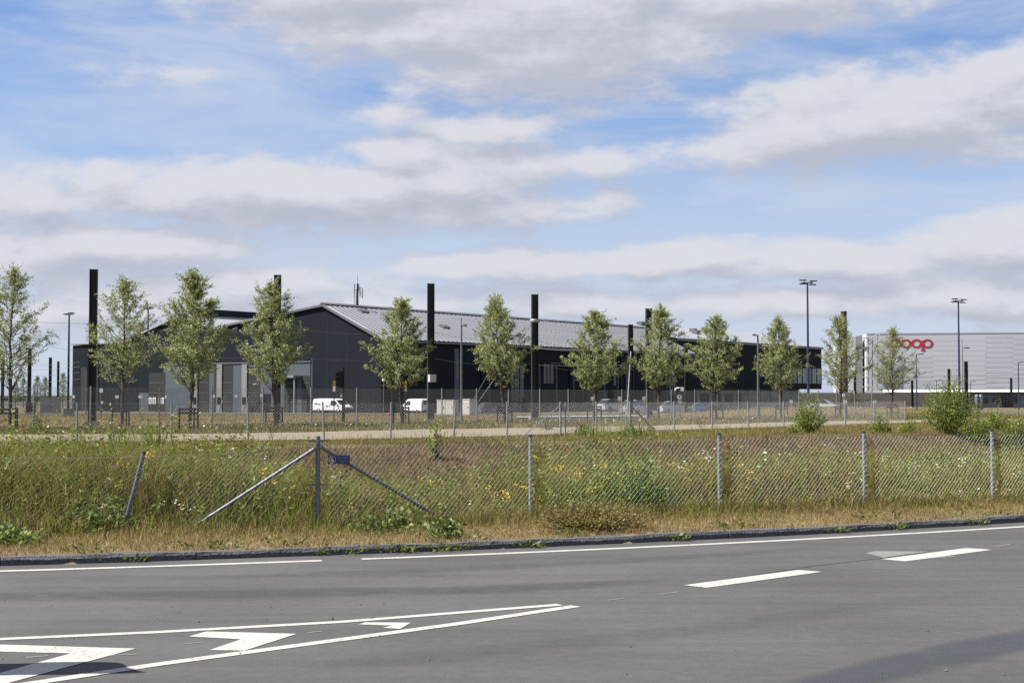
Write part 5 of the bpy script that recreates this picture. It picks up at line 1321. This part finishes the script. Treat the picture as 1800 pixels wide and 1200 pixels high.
col = np.repeat(pc, k, 0) * r.uniform(.8, 1.2, (npl * k, 1))
tag(leaves_mesh('ditch_weeds', base, dr, L, L * .36, col, 7, M['weed']), 'mixed leafy green weeds growing through the ditch grass', 'weeds', kind='stuff')
r = np.random.RandomState(66); npl = 1500
X, Y = scatter(r, npl, lambda x: nearY(x) + 9, lambda x: bankY(x) - .9, (-16, 20))
keep = (noise2(X, Y, 1.5, 35) > -.25) & (brown_patch(X, Y) < .35 + .5 * (r.rand(npl) < .12)); X, Y = X[keep], Y[keep]; npl = len(X)
hm = r.uniform(.18, .62, npl); z0 = gz(X, Y); k = 26; t = r.uniform(.05, 1.0, (npl, k)); a = r.uniform(0, 6.28, (npl, k)); sp = r.uniform(.0, .16, (npl, k))
base = np.stack([X[:, None] + sp * np.cos(a), Y[:, None] + sp * np.sin(a), z0[:, None] + hm[:, None] * t], -1).reshape(-1, 3)
dr = np.stack([np.cos(a), np.sin(a), r.uniform(-.1, 1.2, (npl, k))], -1).reshape(-1, 3); L = (r.uniform(.07, .15, (npl, k))).ravel()
col = np.repeat(mixcol(r, npl, (.075, .105, .02), (.19, .20, .045)), k, 0) * r.uniform(.8, 1.2, (npl * k, 1))
tag(leaves_mesh('bank_weeds', base, dr, L, L * .40, col, 67, M['weed']), 'leafy olive weeds dotted over the bank of the ditch', 'weeds', kind='stuff')
# flowers
def flowers(name, pts, rad, a, b, seed, label, hgt=(.75, 1.05), per=1, spread=.02, stem=True):
    r = np.random.RandomState(seed); C = []; S = []
    for X_, Y_ in pts:
        zt = float(gz(X_, Y_)) + max(.22, float(ditch_height(np.array([X_]), np.array([Y_]))[0])) * r.uniform(*hgt)
        C.append(np.array([X_, Y_, zt]) + r.normal(0, spread, (per, 3)) * np.array([1, 1, .6])); S.append((X_, Y_, float(gz(X_, Y_)), zt))
    C = np.concatenate(C); n = len(C)
    tag(discs_mesh(name, C, r.uniform(*rad, n), mixcol(r, n, a, b, .12), seed, M['flower']), label, 'flowers', kind='stuff')
    S = np.array(S); nS = len(S)
    if stem:
        o = blades_mesh(name.replace('flowers', 'flower_stems'), S[:, :3], S[:, 3] - S[:, 2], np.full(nS, .006), mixcol(r, nS, OLIVE_A, OLIVE_B), np.full(nS, .02), seed + 1, M['grass'])
        tag(o, 'thin stems of the ' + label, 'stems', kind='stuff')
r = np.random.RandomState(12)
def cloud(n, cx, cy, sx, sy): return [(cx + r.normal(0, sx), cy + r.normal(0, sy)) for _ in range(n)]
wh_pts = cloud(26, 6.6, 23.5, 1.6, .8) + cloud(22, 8.4, 23.2, .6, .5) + cloud(16, 4.2, 22.6, 1.0, .7) + cloud(12, 2.0, 22.0, 1.0, .6) + cloud(8, -1.0, 20.2, 1.4, .5) + cloud(5, -4.0, 17.7, .2, .08) + cloud(6, -2.6, 21, 1, .5)
flowers('white_flowers', wh_pts + wh_pts, (.008, .022), (.62, .60, .50), (.75, .74, .68), 13, 'white umbel flowers scattered through the ditch', per=2, spread=.03)
ye_pts = cloud(10, .05, 19.75, .28, .15) + cloud(18, 1.05, 20.3, .45, .25) + cloud(6, -4.2, 18.4, .9, .3) + cloud(4, 3.45, 21.1, .12, .1) + cloud(4, 2.2, 20.8, .2, .1) + cloud(3, -7, 19, .5, .3) + cloud(5, -.9, 21.5, .3, .2)
flowers('yellow_flowers', ye_pts, (.008, .017), (.60, .34, .02), (.72, .48, .03), 14, 'yellow flower clusters behind the fence', hgt=(.85, 1.15), per=9, spread=.035)
pu_pts = cloud(26, 7.3, 25.2, 1.0, .8) + cloud(16, 3.4, 24.0, .8, .7) + cloud(8, 9.3, 25.5, .6, .5) + cloud(6, 1.9, 21.8, .4, .3)
flowers('purple_flowers', pu_pts, (.010, .02), (.20, .13, .27), (.33, .24, .38), 15, 'pale purple thistle flowers at the foot of the bank', per=4, spread=.03)
# tiny white daisies by the path
r = np.random.RandomState(16)
n = 130; a_ = r.uniform(60, 1450, n); Yd = np.interp(a_, [p[0] for p in px_], [p[2] for p in px_]) + r.uniform(.2, 5, n) ** 1.2
Xd = (a_ - 900) * Yd / FPX; C = np.stack([Xd, Yd, gz(Xd, Yd) + r.uniform(.18, .32, n)], -1)
tag(discs_mesh('daisy_flowers', C, r.uniform(.02, .045, n), mixcol(r, n, (.6, .6, .55), (.75, .75, .7), .1), 17, M['flower'], .5), 'white flower heads dotted in the grass behind the path', 'flowers', kind='stuff')

# rusty dock seed heads
def dock(X, Y, ht, seed, label):
    r = np.random.RandomState(seed); z0 = float(gz(X, Y)); root = thing('dock_plant', label, 'plant', (X, Y, z0))
    segs = []; B = []
    for i in range(3):
        e = np.array([r.normal(0, .12), r.normal(0, .1), ht * r.uniform(.75, 1)]); segs.append((np.zeros(3), e, .008, .004))
        t = r.uniform(.45, 1, 60); B.append(e * t[:, None] + r.normal(0, .022, (60, 3)))
    tubes_mesh('stem', segs, M['bark'], root, 5); B = np.concatenate(B)
    sh_ = leaves_mesh('seed_heads', B, r.normal(size=(len(B), 3)), r.uniform(.02, .04, len(B)), r.uniform(.015, .03, len(B)), mixcol(r, len(B), (.15, .045, .018), (.24, .09, .035)), seed, M['weed'], root); sh_['kind'] = 'stuff'
dock(XA(157, 19.8), 19.8, 1.05, 90, 'tall rust-red dock seed stalk in the green reeds by the bent post')
dock(XA(46, 43), 43, .75, 91, 'dark brown dock stalk beside the stake frame of the sparse willow')
dock(XA(480, 43), 43, .7, 92, 'rust-red dock stalk by the gravel path behind the corner post')
dock(XA(1014, 50), 50, .55, 93, 'brown dock stalk on the bank beside the brace posts')
dock(XA(1236, 53), 53, .6, 94, 'brown dock stalk on the bank beneath the office block end')
dock(XA(335, 19.8), 19.8, .6, 95, 'rust-brown dock stalk behind the slanting brace')
# reeds tuft breaking the skyline of the path
def reed(X, Y, ht, wd, seed, label, n=170):
    r = np.random.RandomState(seed); a = r.uniform(0, 6.28, n); R = wd * np.sqrt(r.uniform(0, 1, n)); Xr = X + R * np.cos(a); Yr = Y + R * np.sin(a)
    o = blades_mesh('reed_clump', np.stack([Xr, Yr, gz(Xr, Yr) - .02], -1) - np.array([X, Y, float(gz(X, Y))]), ht * r.uniform(.55, 1.05, n), r.uniform(.012, .026, n), mixcol(r, n, (.09, .13, .022), (.18, .22, .05)), r.uniform(.1, .75, n), seed, M['grass'])
    o.location = (X, Y, float(gz(X, Y))); tag(o, label, 'reeds')
reed(XA(240, 37), 37, .85, .75, 96, 'bright green reed clump before the gravel path between two posts')
reed(XA(120, 36), 36, .6, .7, 97, 'low green reed clump on the bank crest by the slim fence post')
reed(XA(1075, 46.5), 46.5, .62, 1.2, 98, 'yellow-green grass hummock on the bank crest before the brace posts', 320)

# ------------------------------------------------------------------ vehicles
def extrude_profile(mb, prof, w0, w1, zs):
    """side profile (x,z) drawn to both flanks; flanks lean in above zs"""
    k = len(prof); zt = max(z for x, z in prof)
    def wy(z): return w0 if z <= zs else w0 + (w1 - w0) * (z - zs) / (zt - zs)
    vs = [(x, -wy(z), z) for x, z in prof] + [(x, wy(z), z) for x, z in prof]
    mb.add(vs, [tuple(range(k)), tuple(range(2 * k - 1, k - 1, -1))] + [(i, (i + 1) % k, k + (i + 1) % k, k + i) for i in range(k)])
def wheel(root, x, y, r_):
    mb = MB(); mb.lathe([(r_ * .7, -.1), (r_ * .96, -.1), (r_, -.06), (r_, .06), (r_ * .96, .1), (r_ * .7, .1)], (x, y, r_), 18, 'Y'); w = mb.build('wheel', M['tyre'], root, False)
    s_ = 1 if y > 0 else -1
    mb = MB(); mb.lathe([(r_ * .66, -.01), (r_ * .6, .03), (r_ * .15, .045)] if s_ > 0 else [(r_ * .66, .01), (r_ * .6, -.03), (r_ * .15, -.045)], (x, y + s_ * .085, r_), 14, 'Y'); mb.build('rim', M['rim'], w, False)
def quad_on(mb, pts, n, th=.012): mb.poly(pts, n, th)
def make_van(label, loc, yaw, L=5.4, W=1.93, Hh=1.97, marks=True, small=False):
    root = thing('delivery_van', label, 'van', loc); root.rotation_euler = (0, 0, yaw)
    a = L / 5.4; h = Hh / 1.97; w0, w1, zs = W / 2, W / 2 - .13, 1.05 * h
    P2 = [(-2.68, .32), (-2.70, .95), (-2.62, 1.80), (-2.50, 1.93), (-1.5, 1.97), (.6, 1.95), (.98, 1.90), (1.20, 1.80), (1.92, 1.16), (2.45, 1.00), (2.64, .80), (2.68, .45), (2.55, .30)]
    prof = [(x * a, z * h) for x, z in P2]
    mb = MB(); extrude_profile(mb, prof, w0, w1, zs); body = mb.build('body', M['white'], root, False, bevel=.03)
    def wy(z): return w0 if z <= zs else w0 + (w1 - w0) * (z - zs) / (Hh - zs)
    for s_ in (-1, 1):
        ps = [(.42, 1.12), (1.72, 1.12), (1.20, 1.66), (.42, 1.72)] if not small else [(.2, 1.14), (1.6, 1.14), (1.1, 1.66), (.2, 1.72)]
        mb = MB(); mb.poly([(x * a, s_ * (wy(z * h) + .003), z * h) for x, z in ps], (0, s_, 0), .012); mb.build('side_window', M['glass'], root, False)
        mb = MB(); mb.poly([(x * a, s_ * (w0 + .004), z * h) for x, z in ((-2.6, .34), (2.3, .34), (2.3, .46), (-2.6, .46))], (0, s_, 0), .02); mb.build('sill_strip', M['bumper'], root, False)
        mb = MB(); mb.box((2.42 * a, s_ * (W / 2 - .24), .92 * h), (.30, .34, .17), M=Matrix.Rotation(.55, 3, 'Y')); mb.build('headlight', M['lamp'], root, False, bevel=.02)
        mb = MB(); mb.box((-2.68 * a, s_ * (W / 2 - .10), 1.15 * h), (.06, .12, .55)); mb.build('tail_light', M['redlamp'], root, False, bevel=.01)
        mb = MB(); mb.box((1.55 * a, s_ * (W / 2 + .10), 1.18 * h), (.12, .2, .22)); mb.build('wing_mirror', M['white'], root, False, bevel=.03)
        for x in (-1.62, 1.68): wheel(root, x * a, s_ * (W / 2 - .10), .33 * min(a, h) + .01)
        if marks:
            for x0, x1, z0, z1, m_ in ((-2.35, -1.35, 1.20, 1.27, 'black_print'), (-2.4, -1.9, 1.42, 1.46, 'green'), (-.35, -.1, .92, 1.06, 'black_print'), (.1, .3, .92, 1.04, 'black_print')):
                mb = MB(); mb.poly([(x * a, s_ * (wy(z * h) + .004), z * h) for x, z in ((x0, z0), (x1, z0), (x1, z1), (x0, z1))], (0, s_, 0), .006); mb.build('lettering', M[m_], root, False)
    d = Vector((.72, 0, -.64)).normalized(); nn = Vector((.64, 0, .72)).normalized()
    q = [(1.24, 1.77), (1.90, 1.185)]
    mb = MB(); mb.poly([Vector((q[0][0] * a, -w1 + .04, q[0][1] * h)) + nn * .004, Vector((q[1][0] * a, -w0 + .14, q[1][1] * h)) + nn * .004, Vector((q[1][0] * a, w0 - .14, q[1][1] * h)) + nn * .004, Vector((q[0][0] * a, w1 - .04, q[0][1] * h)) + nn * .004], nn, .012); mb.build('windscreen', M['glass'], root, False)
    mb = MB(); mb.box((2.60 * a, 0, .48 * h), (.22, W - .1, .30)); mb.build('front_bumper', M['bumper'], root, False, bevel=.04)
    mb = MB(); mb.box((2.63 * a, 0, .75 * h), (.10, .9, .14)); mb.build('grille', M['bumper'], root, False, bevel=.02)
    mb = MB(); mb.box((-2.70 * a, 0, .42 * h), (.14, W - .1, .22)); mb.build('rear_bumper', M['bumper'], root, False, bevel=.03)
    mb = MB(); mb.poly([(-2.71 * a, -.6, 1.25 * h), (-2.71 * a, .6, 1.25 * h), (-2.665 * a, .55, 1.75 * h), (-2.665 * a, -.55, 1.75 * h)], (-1, 0, .05), .012); mb.build('rear_window', M['glass'], root, False)
    return root
def gp_(x, Y): X = XA(x, Y); return (X, Y, float(gz(X, Y)))
v1 = P(585, 726.5, 187); make_van('white delivery van with small dark lettering beside the depot entrance', (v1.x, v1.y, v1.z), math.radians(-33))
v2 = P(733, 727.5, 172); make_van('white van seen from behind beside the white cabinets', (v2.x, v2.y, v2.z), math.radians(180 - 52), 4.5, 1.82, 1.85, False, True)
def make_car(label, loc, yaw, color, group=None):
    root = thing('parked_car', label, 'car', loc, group); root.rotation_euler = (0, 0, yaw)
    paint = mat('car_paint', color, .3, coat=.6)
    prof = [(-2.1, .28), (-2.14, .62), (-2.08, .92), (-1.5, .98), (.95, .94), (1.75, .82), (2.08, .66), (2.12, .35), (2.0, .25)]
    mb = MB(); extrude_profile(mb, prof, .88, .80, .6); mb.build('body', paint, root, False, bevel=.04)
    mb = MB(); cab = [(-1.95, .95), (-1.45, 1.40), (-.9, 1.47), (.1, 1.46), (.45, 1.38), (1.15, .93)]
    extrude_profile(mb, cab, .80, .58, .95); mb.build('glasshouse', M['glass'], root, False, bevel=.03)
    mb = MB(); mb.poly([(-1.42, -.58, 1.425), (-.9, -.57, 1.485), (.1, -.57, 1.475), (.44, -.58, 1.40), (.44, .58, 1.40), (.1, .57, 1.475), (-.9, .57, 1.485), (-1.42, .58, 1.425)], (0, 0, 1), .02); mb.build('roof', paint, root, False)
    for s_ in (-1, 1):
        mb = MB(); mb.tube((.42, s_ * .61, 1.40), (1.12, s_ * .80, .96), .035, n=6); mb.build('windscreen_pillar', paint, root, False)
        mb = MB(); mb.box((1.95, s_ * .62, .70), (.25, .34, .13), M=Matrix.Rotation(.35, 3, 'Y')); mb.build('headlight', M['lamp'], root, False, bevel=.02)
        mb = MB(); mb.box((-2.08, s_ * .66, .80), (.12, .30, .16)); mb.build('tail_light', M['redlamp'], root, False, bevel=.02)
        for x in (-1.3, 1.3): wheel(root, x, s_ * .80, .32)
    return root
CARS = [(1078, 724, 165, 40, (.62, .62, .63), 'white car half hidden beside the side wall behind the path fence'), (1118, 730, 140, 60, (.45, .46, .48), 'silver grey car behind the slanting brace of the path fence'),
        (1190, 727, 170, 15, (.66, .66, .66), 'white car beneath the round white sign'), (1243, 727, 185, 8, (.03, .16, .60), 'bright blue car behind the dry mound'), (1270, 727.5, 180, 20, (.02, .02, .024), 'black car beside the bright blue car'),
        (1350, 728, 185, -12, (.16, .17, .19), 'dark grey car before the office block behind the mound'), (1448, 722, 190, -25, (.68, .68, .68), 'white car under the overhang of the office block'),
        (1505, 724, 230, 5, (.5, .5, .5), 'pale car before the beige shed'), (868, 730, 165, 30, (.10, .11, .12), 'dark car beside the white cabinets')]
for x_, y_, Y_, yw, c_, lb in CARS:
    p = P(x_, y_, Y_); make_car(lb, (p.x, p.y, max(p.z, float(gz(p.x, p.y)) - .05) if Y_ < 160 else p.z), math.radians(yw), c_)

# ------------------------------------------------------------------ lineside furniture
def cabinet(name, x, ybase, Y, W_, D_, H_, rz, label, m='cab', doors=2, cat='cabinet'):
    p = P(x, ybase, Y); root = thing(name, label, cat, p)
    R = Matrix.Rotation(rz, 3, 'Z')
    mb = MB(); mb.box(p + Vector((0, 0, H_ / 2)), (W_, D_, H_), rz); mb.build('housing', M[m], root, bevel=.015)
    mb = MB(); mb.box(p + Vector((0, 0, H_ + .03)), (W_ + .08, D_ + .08, .06), rz); mb.build('lid', M[m], root)
    mb = MB(); mb.box(p + Vector((0, 0, -.1)), (W_ + .05, D_ + .05, .2), rz); mb.build('plinth', M['concrete'], root)
    for k in range(doors):
        xx = -W_ / 2 + W_ * (k + .5) / doors
        mb = MB(); mb.box(p + R @ Vector((xx, -D_ / 2 - .012, H_ / 2)), (W_ / doors - .06, .02, H_ - .12), rz); d_ = mb.build('door', M[m], root)
        mb = MB(); mb.box(p + R @ Vector((xx + W_ / doors * .32, -D_ / 2 - .035, H_ / 2)), (.04, .03, .16), rz); mb.build('handle', M['mast'], d_)
cabinet('relay_cabinet', 787, 729, 122, 1.75, .75, 1.24, -.55, 'wide white relay cabinet beside the rear van')
cabinet('relay_cabinet', 825, 729, 120, .95, .85, 1.30, -.75, 'narrow tall white relay cabinet with a grey shaded side', doors=1)
cabinet('relay_cabinet', 89, 722, 140, 1.9, 1.0, 1.30, .25, 'pale grey equipment cabinet before the distant masts', 'greycab')
cabinet('bin', 54, 724, 130, .75, .6, .82, .1, 'dark box bin beside the pale grey cabinet', 'mast', 1, 'bin')
cabinet('plinth_block', 121, 727, 110, .75, .4, .34, .1, 'low grey concrete block beside the floodlight mast', 'greycab', 1, 'block')

# traffic signal seen side-on
p = gp_(604, 72); sg = thing('tram_signal', 'black three-lamp signal head on a dark post near the white van', 'signal', p); b = Vector(p)
def zz_(y, Y=72): return z_of_px(y, Y)
mb = MB(); mb.tube(b - Vector((0, 0, .1)), (b.x, b.y, zz_(645)), .05, .045, 10); mb.build('post', M['mast'], sg)
mb = MB(); mb.tube(b - Vector((0, 0, .1)), (b.x, b.y, zz_(704)), .085, n=10); mb.build('post_sleeve', M['mast'], sg)
mb = MB(); mb.box((b.x - .13, b.y, (zz_(652) + zz_(681)) / 2), (.24, .3, zz_(652) - zz_(681)), .15); hd = mb.build('signal_head', M['mast'], sg, bevel=.02)
for k in range(3):
    zc = zz_(656 + k * 9); mb = MB(); mb.tube((b.x - .24, b.y, zc), (b.x - .40, b.y - .02, zc - .03), .115, .12, 10, caps=False); mb.tube((b.x - .235, b.y, zc), (b.x - .25, b.y, zc), .1, n=10); mb.build('visor', M['mast'], hd)
mb = MB(); mb.box((b.x + .0, b.y + .02, zz_(667)), (.04, .62, .98), .15); mb.build('backing_board', M['mast'], sg)
mb = MB(); mb.box((b.x - .1, b.y - .08, zz_(695)), (.10, .06, .16)); mb.build('number_plate', M['white'], sg)

def track_sign(x, Y, ytop, label, parts, group=None, pole='mast', rp=.025):
    p = gp_(x, Y); b = Vector(p); t = thing('track_sign', label, 'sign', p, group)
    mb = MB(); mb.tube(b - Vector((0, 0, .1)), (b.x, b.y, z_of_px(ytop, Y)), rp, n=8); mb.build('pole', M[pole], t)
    for nm, xa, xb, ya, yb_, m_ in parts:
        c0 = P(xa, yb_, Y - .06); c1 = P(xb, ya, Y - .06); th = .03
        mb = MB(); mb.box(((c0.x + c1.x) / 2, Y - .06, (c0.z + c1.z) / 2), (abs(c1.x - c0.x), th, abs(c1.z - c0.z))); o = mb.build(nm, M[m_], t)
    return t, b
def text_on(txt, x, y, Y, hpx, parent, m='black_print', name='number'):
    cu = bpy.data.curves.new('t', 'FONT'); cu.body = txt; cu.size = hpx * Y / FPX / .70; cu.align_x = 'CENTER'; cu.align_y = 'CENTER'; cu.extrude = .002
    o = bpy.data.objects.new('t', cu); COL.objects.link(o)
    dg = bpy.context.evaluated_depsgraph_get(); me = bpy.data.meshes.new_from_object(o.evaluated_get(dg)); bpy.data.objects.remove(o)
    me.materials.clear(); me.materials.append(M[m]); c = P(x, y, Y)
    no = link(name, me, None, parent, c - root_loc(parent)); no.rotation_euler = (math.pi / 2, 0, 0); return no
def arrow_sign(x, Y, label):
    t, b = track_sign(x, Y, 668, label, [('white_plate', x - 2.3, x + 2.1, 679, 688, 'white')])
    mb = MB(); mb.poly([P(x - 2.2, 678.7, Y - .075), P(x + 2.2, 678.7, Y - .075), P(x + 2.2, 673, Y - .075), P(x + .8, 668.5, Y - .075), P(x - .8, 668.5, Y - .075), P(x - 2.2, 673, Y - .075)], (0, 1, 0), .03); y_ = mb.build('arrow_plate', M['yellow'], t)
    mb = MB(); mb.poly([P(x - .5, 677.5, Y - .085), P(x + .5, 677.5, Y - .085), P(x + .5, 672.5, Y - .085), P(x - .5, 672.5, Y - .085)], (0, 1, 0), .006); mb.build('arrow', M['black_print'], y_)
arrow_sign(587.5, 71.5, 'yellow and white marker plate on a thin pole beside the black signal')
arrow_sign(713, 73.5, 'yellow and white marker plate beside the willow under the roof corner')
# stop-position boards
def stop_board(x, Y, txt, under, label, y0=697, post=None):
    t, b = track_sign(x, Y, y0 - 1, label, [('white_board', x - 2.9, x + 2.9, y0, y0 + 6, 'white'), ('colour_plate', x - 1.9, x + 1.9, y0 + 7, y0 + 10, under)], pole='pole')
    text_on(txt, x, y0 + 3.0, Y - .085, 3.6, t)
stop_board(1042, 90, '12', 'green', 'white number board with green plate beside the broad willow')
stop_board(1089, 92, '11', 'yellow', 'white number board with yellow plate by the brace posts', 697)
stop_board(1132.5, 94, '10', 'yellow', 'white number board with yellow plate beside the slender willow', 697)
# round sign
t, b = track_sign(1195, 96, 680, 'round white sign with black marks over a yellow plate', [('lower_board', 1192, 1198.5, 703, 707.5, 'white'), ('colour_plate', 1193.3, 1197.3, 709, 712, 'yellow'), ('upper_box', 1196, 1202, 680, 687.5, 'white')], pole='mast')
c = P(1194.6, 697.5, 95.93); mb = MB(); mb.lathe([(.17, -.012), (.17, .012)], (c.x, c.y, c.z), 20, 'Y'); d_ = mb.build('disc', M['white'], t); text_on('4', 1194.0, 697.5, 95.9, 5.0, d_); text_on('24', 1195.2, 705.2, 95.9, 3.6, t)
mb = MB(); mb.tube(P(1186.5, 686, 95.9), P(1188, 682.5, 95.9), .05, n=6); mb.tube(P(1188, 682.5, 95.9), P(1194, 681.5, 95.9), .05, n=6); mb.build('curved_arm', M['white'], t)
# plain white plates on short posts along the tracks
for i, (x_, Y_, y_, w_, h_, lb) in enumerate(((129.5, 100, 697, 4.5, 5, 'beside the flat end block'), (205.5, 100, 697, 6, 5, 'behind the airy willow'), (246.5, 100, 697, 6, 5, 'before the row of poster frames'), (291.5, 100, 697.5, 3.4, 5.5, 'beside the grey facade panel'),
        (376, 100, 696, 4, 5, 'before a depot door jamb'), (415, 100, 696, 4, 5, 'before the second depot door jamb'), (459.5, 100, 695, 4, 4.5, 'before the stair rails'), (178, 95, 686, 6, 7, 'on the mast beside the end block'), (179.5, 95, 707, 3.5, 4.5, 'below a larger plate by the end block'))):
    track_sign(x_, Y_, y_ - h_ / 2 - .3, 'small white plate on a thin post ' + lb, [('plate', x_ - w_ / 2, x_ + w_ / 2, y_ - h_ / 2, y_ + h_ / 2, 'white')], pole='pole')
for i, (x_, Y_, y_, lb) in enumerate(((1391, 99, 705.5, 'before the office block glazing'), (1438, 99, 706, 'behind the leafy bank shrub'), (1486, 72, 706, 'beside the open willow by the chimney'), (1537.5, 72, 706, 'beside the broad willow by the red lettering'), (1483, 98, 694, 'high beside the brick chimney'))):
    track_sign(x_, Y_, y_ - 3.2, 'small white plate on a grey post ' + lb, [('plate', x_ - 2.6, x_ + 2.6, y_ - 2.5, y_ + 2.5, 'white')], pole='galv', rp=.03)
# red-white marker and globe lamp
p = gp_(684, 74); b = Vector(p); t = thing('marker_ball', 'orange-red marker ball low in the grass beside a fence post', 'marker', p)
c = P(683.5, 728, 74); mb = MB(); mb.lathe([(.02, -.08), (.06, -.055), (.08, 0), (.06, .055), (.02, .08)], c, 12); mb.build('ball', M['red'], t); mb = MB(); mb.tube(b - Vector((0, 0, .05)), c, .012, n=5); mb.build('stem', M['pole'], t)
p = gp_(674.3, 110); b = Vector(p); t = thing('globe_lamp', 'thin post with a small round white lamp before the gable', 'lamp', p)
c = P(674.5, 668, 110); mb = MB(); mb.lathe([(.03, -.13), (.10, -.08), (.13, 0), (.10, .08), (.03, .13)], c, 12); mb.build('globe', M['white'], t); mb = MB(); mb.tube(b - Vector((0, 0, .1)), c, .035, n=6); mb.build('pole', M['pole'], t)
lamp_post(688.5, 668, 120, 'plain dark thin post beside the globe lamp', 'mast', 0, .05)
# pale concrete edging and platform slab beyond the tall fence
def slab(name, pts, zt, m, label, cat):
    mb = MB(); mb.poly([Vector((x, y, zt - .3)) for x, y in pts], (0, 0, 1), .3); o = mb.build(name, M[m]); tag(o, label, cat, kind='structure'); return o
slab('platform', [(XA(908, 87), 87), (XA(1122, 93), 93), (XA(1122, 97), 97), (XA(908, 91), 91)], .50, 'concrete', None, None)
slab('concrete_edging', [(XA(500, 68.6), 68.6), (XA(690, 73.2), 73.2), (XA(690, 73.5), 73.5), (XA(500, 68.9), 68.9)], .47, 'concrete', None, None)
slab('concrete_edging', [(XA(695, 73.4), 73.4), (XA(850, 78.5), 78.5), (XA(850, 78.8), 78.8), (XA(695, 73.7), 73.7)], .45, 'concrete', None, None)

# board added out of view, shaped to cast the shadow on the chevrons
kx, ky = -3.78, 9.17
caster = thing('added_shadow_caster', 'added unseen upright board casting the shadow on the chevrons', 'shadow caster', (kx, ky, 0))
mb = MB(); mb.poly([Vector((kx, ky + a, z)) for a, z in ((-.22, .10), (.20, .10), (.20, 1.30), (.17, 1.44), (.10, 1.52), (-.04, 1.60), (-.20, 1.80), (-.22, 1.62))], (1, 0, 0), .06); mb.build('board', M['yellow'], caster)
mb = MB(); mb.box((kx + .03, ky, .05), (.3, .5, .1)); mb.build('base', M['cap'], caster, bevel=.02)
# loose grit on the carriageway
r = np.random.RandomState(44); segs = []; mb = MB(); rs = random.Random(3)
for i in range(55):
    x_, y_ = rs.uniform(0, 1800), rs.uniform(1030, 1195)
    if rs.random() < .5: x_, y_ = rs.gauss(480, 160), rs.gauss(1078, 14)
    p = PG(x_, y_, .004); s_ = rs.uniform(.005, .011) * (1.7 if rs.random() < .12 else 1)
    vs = [p + Vector((rs.uniform(.7, 1.2) * s_ * math.cos(a), rs.uniform(.7, 1.2) * s_ * math.sin(a), 0)) for a in np.linspace(0, 5.2, 6)] + [p + Vector((rs.uniform(-.2, .2) * s_, 0, s_ * .9))]
    mb.add(vs, [(k, (k + 1) % 6, 6) for k in range(6)])
o = mb.build('road_grit', M['granite']); tag(o, 'small loose stones scattered on the asphalt', 'grit', kind='stuff')
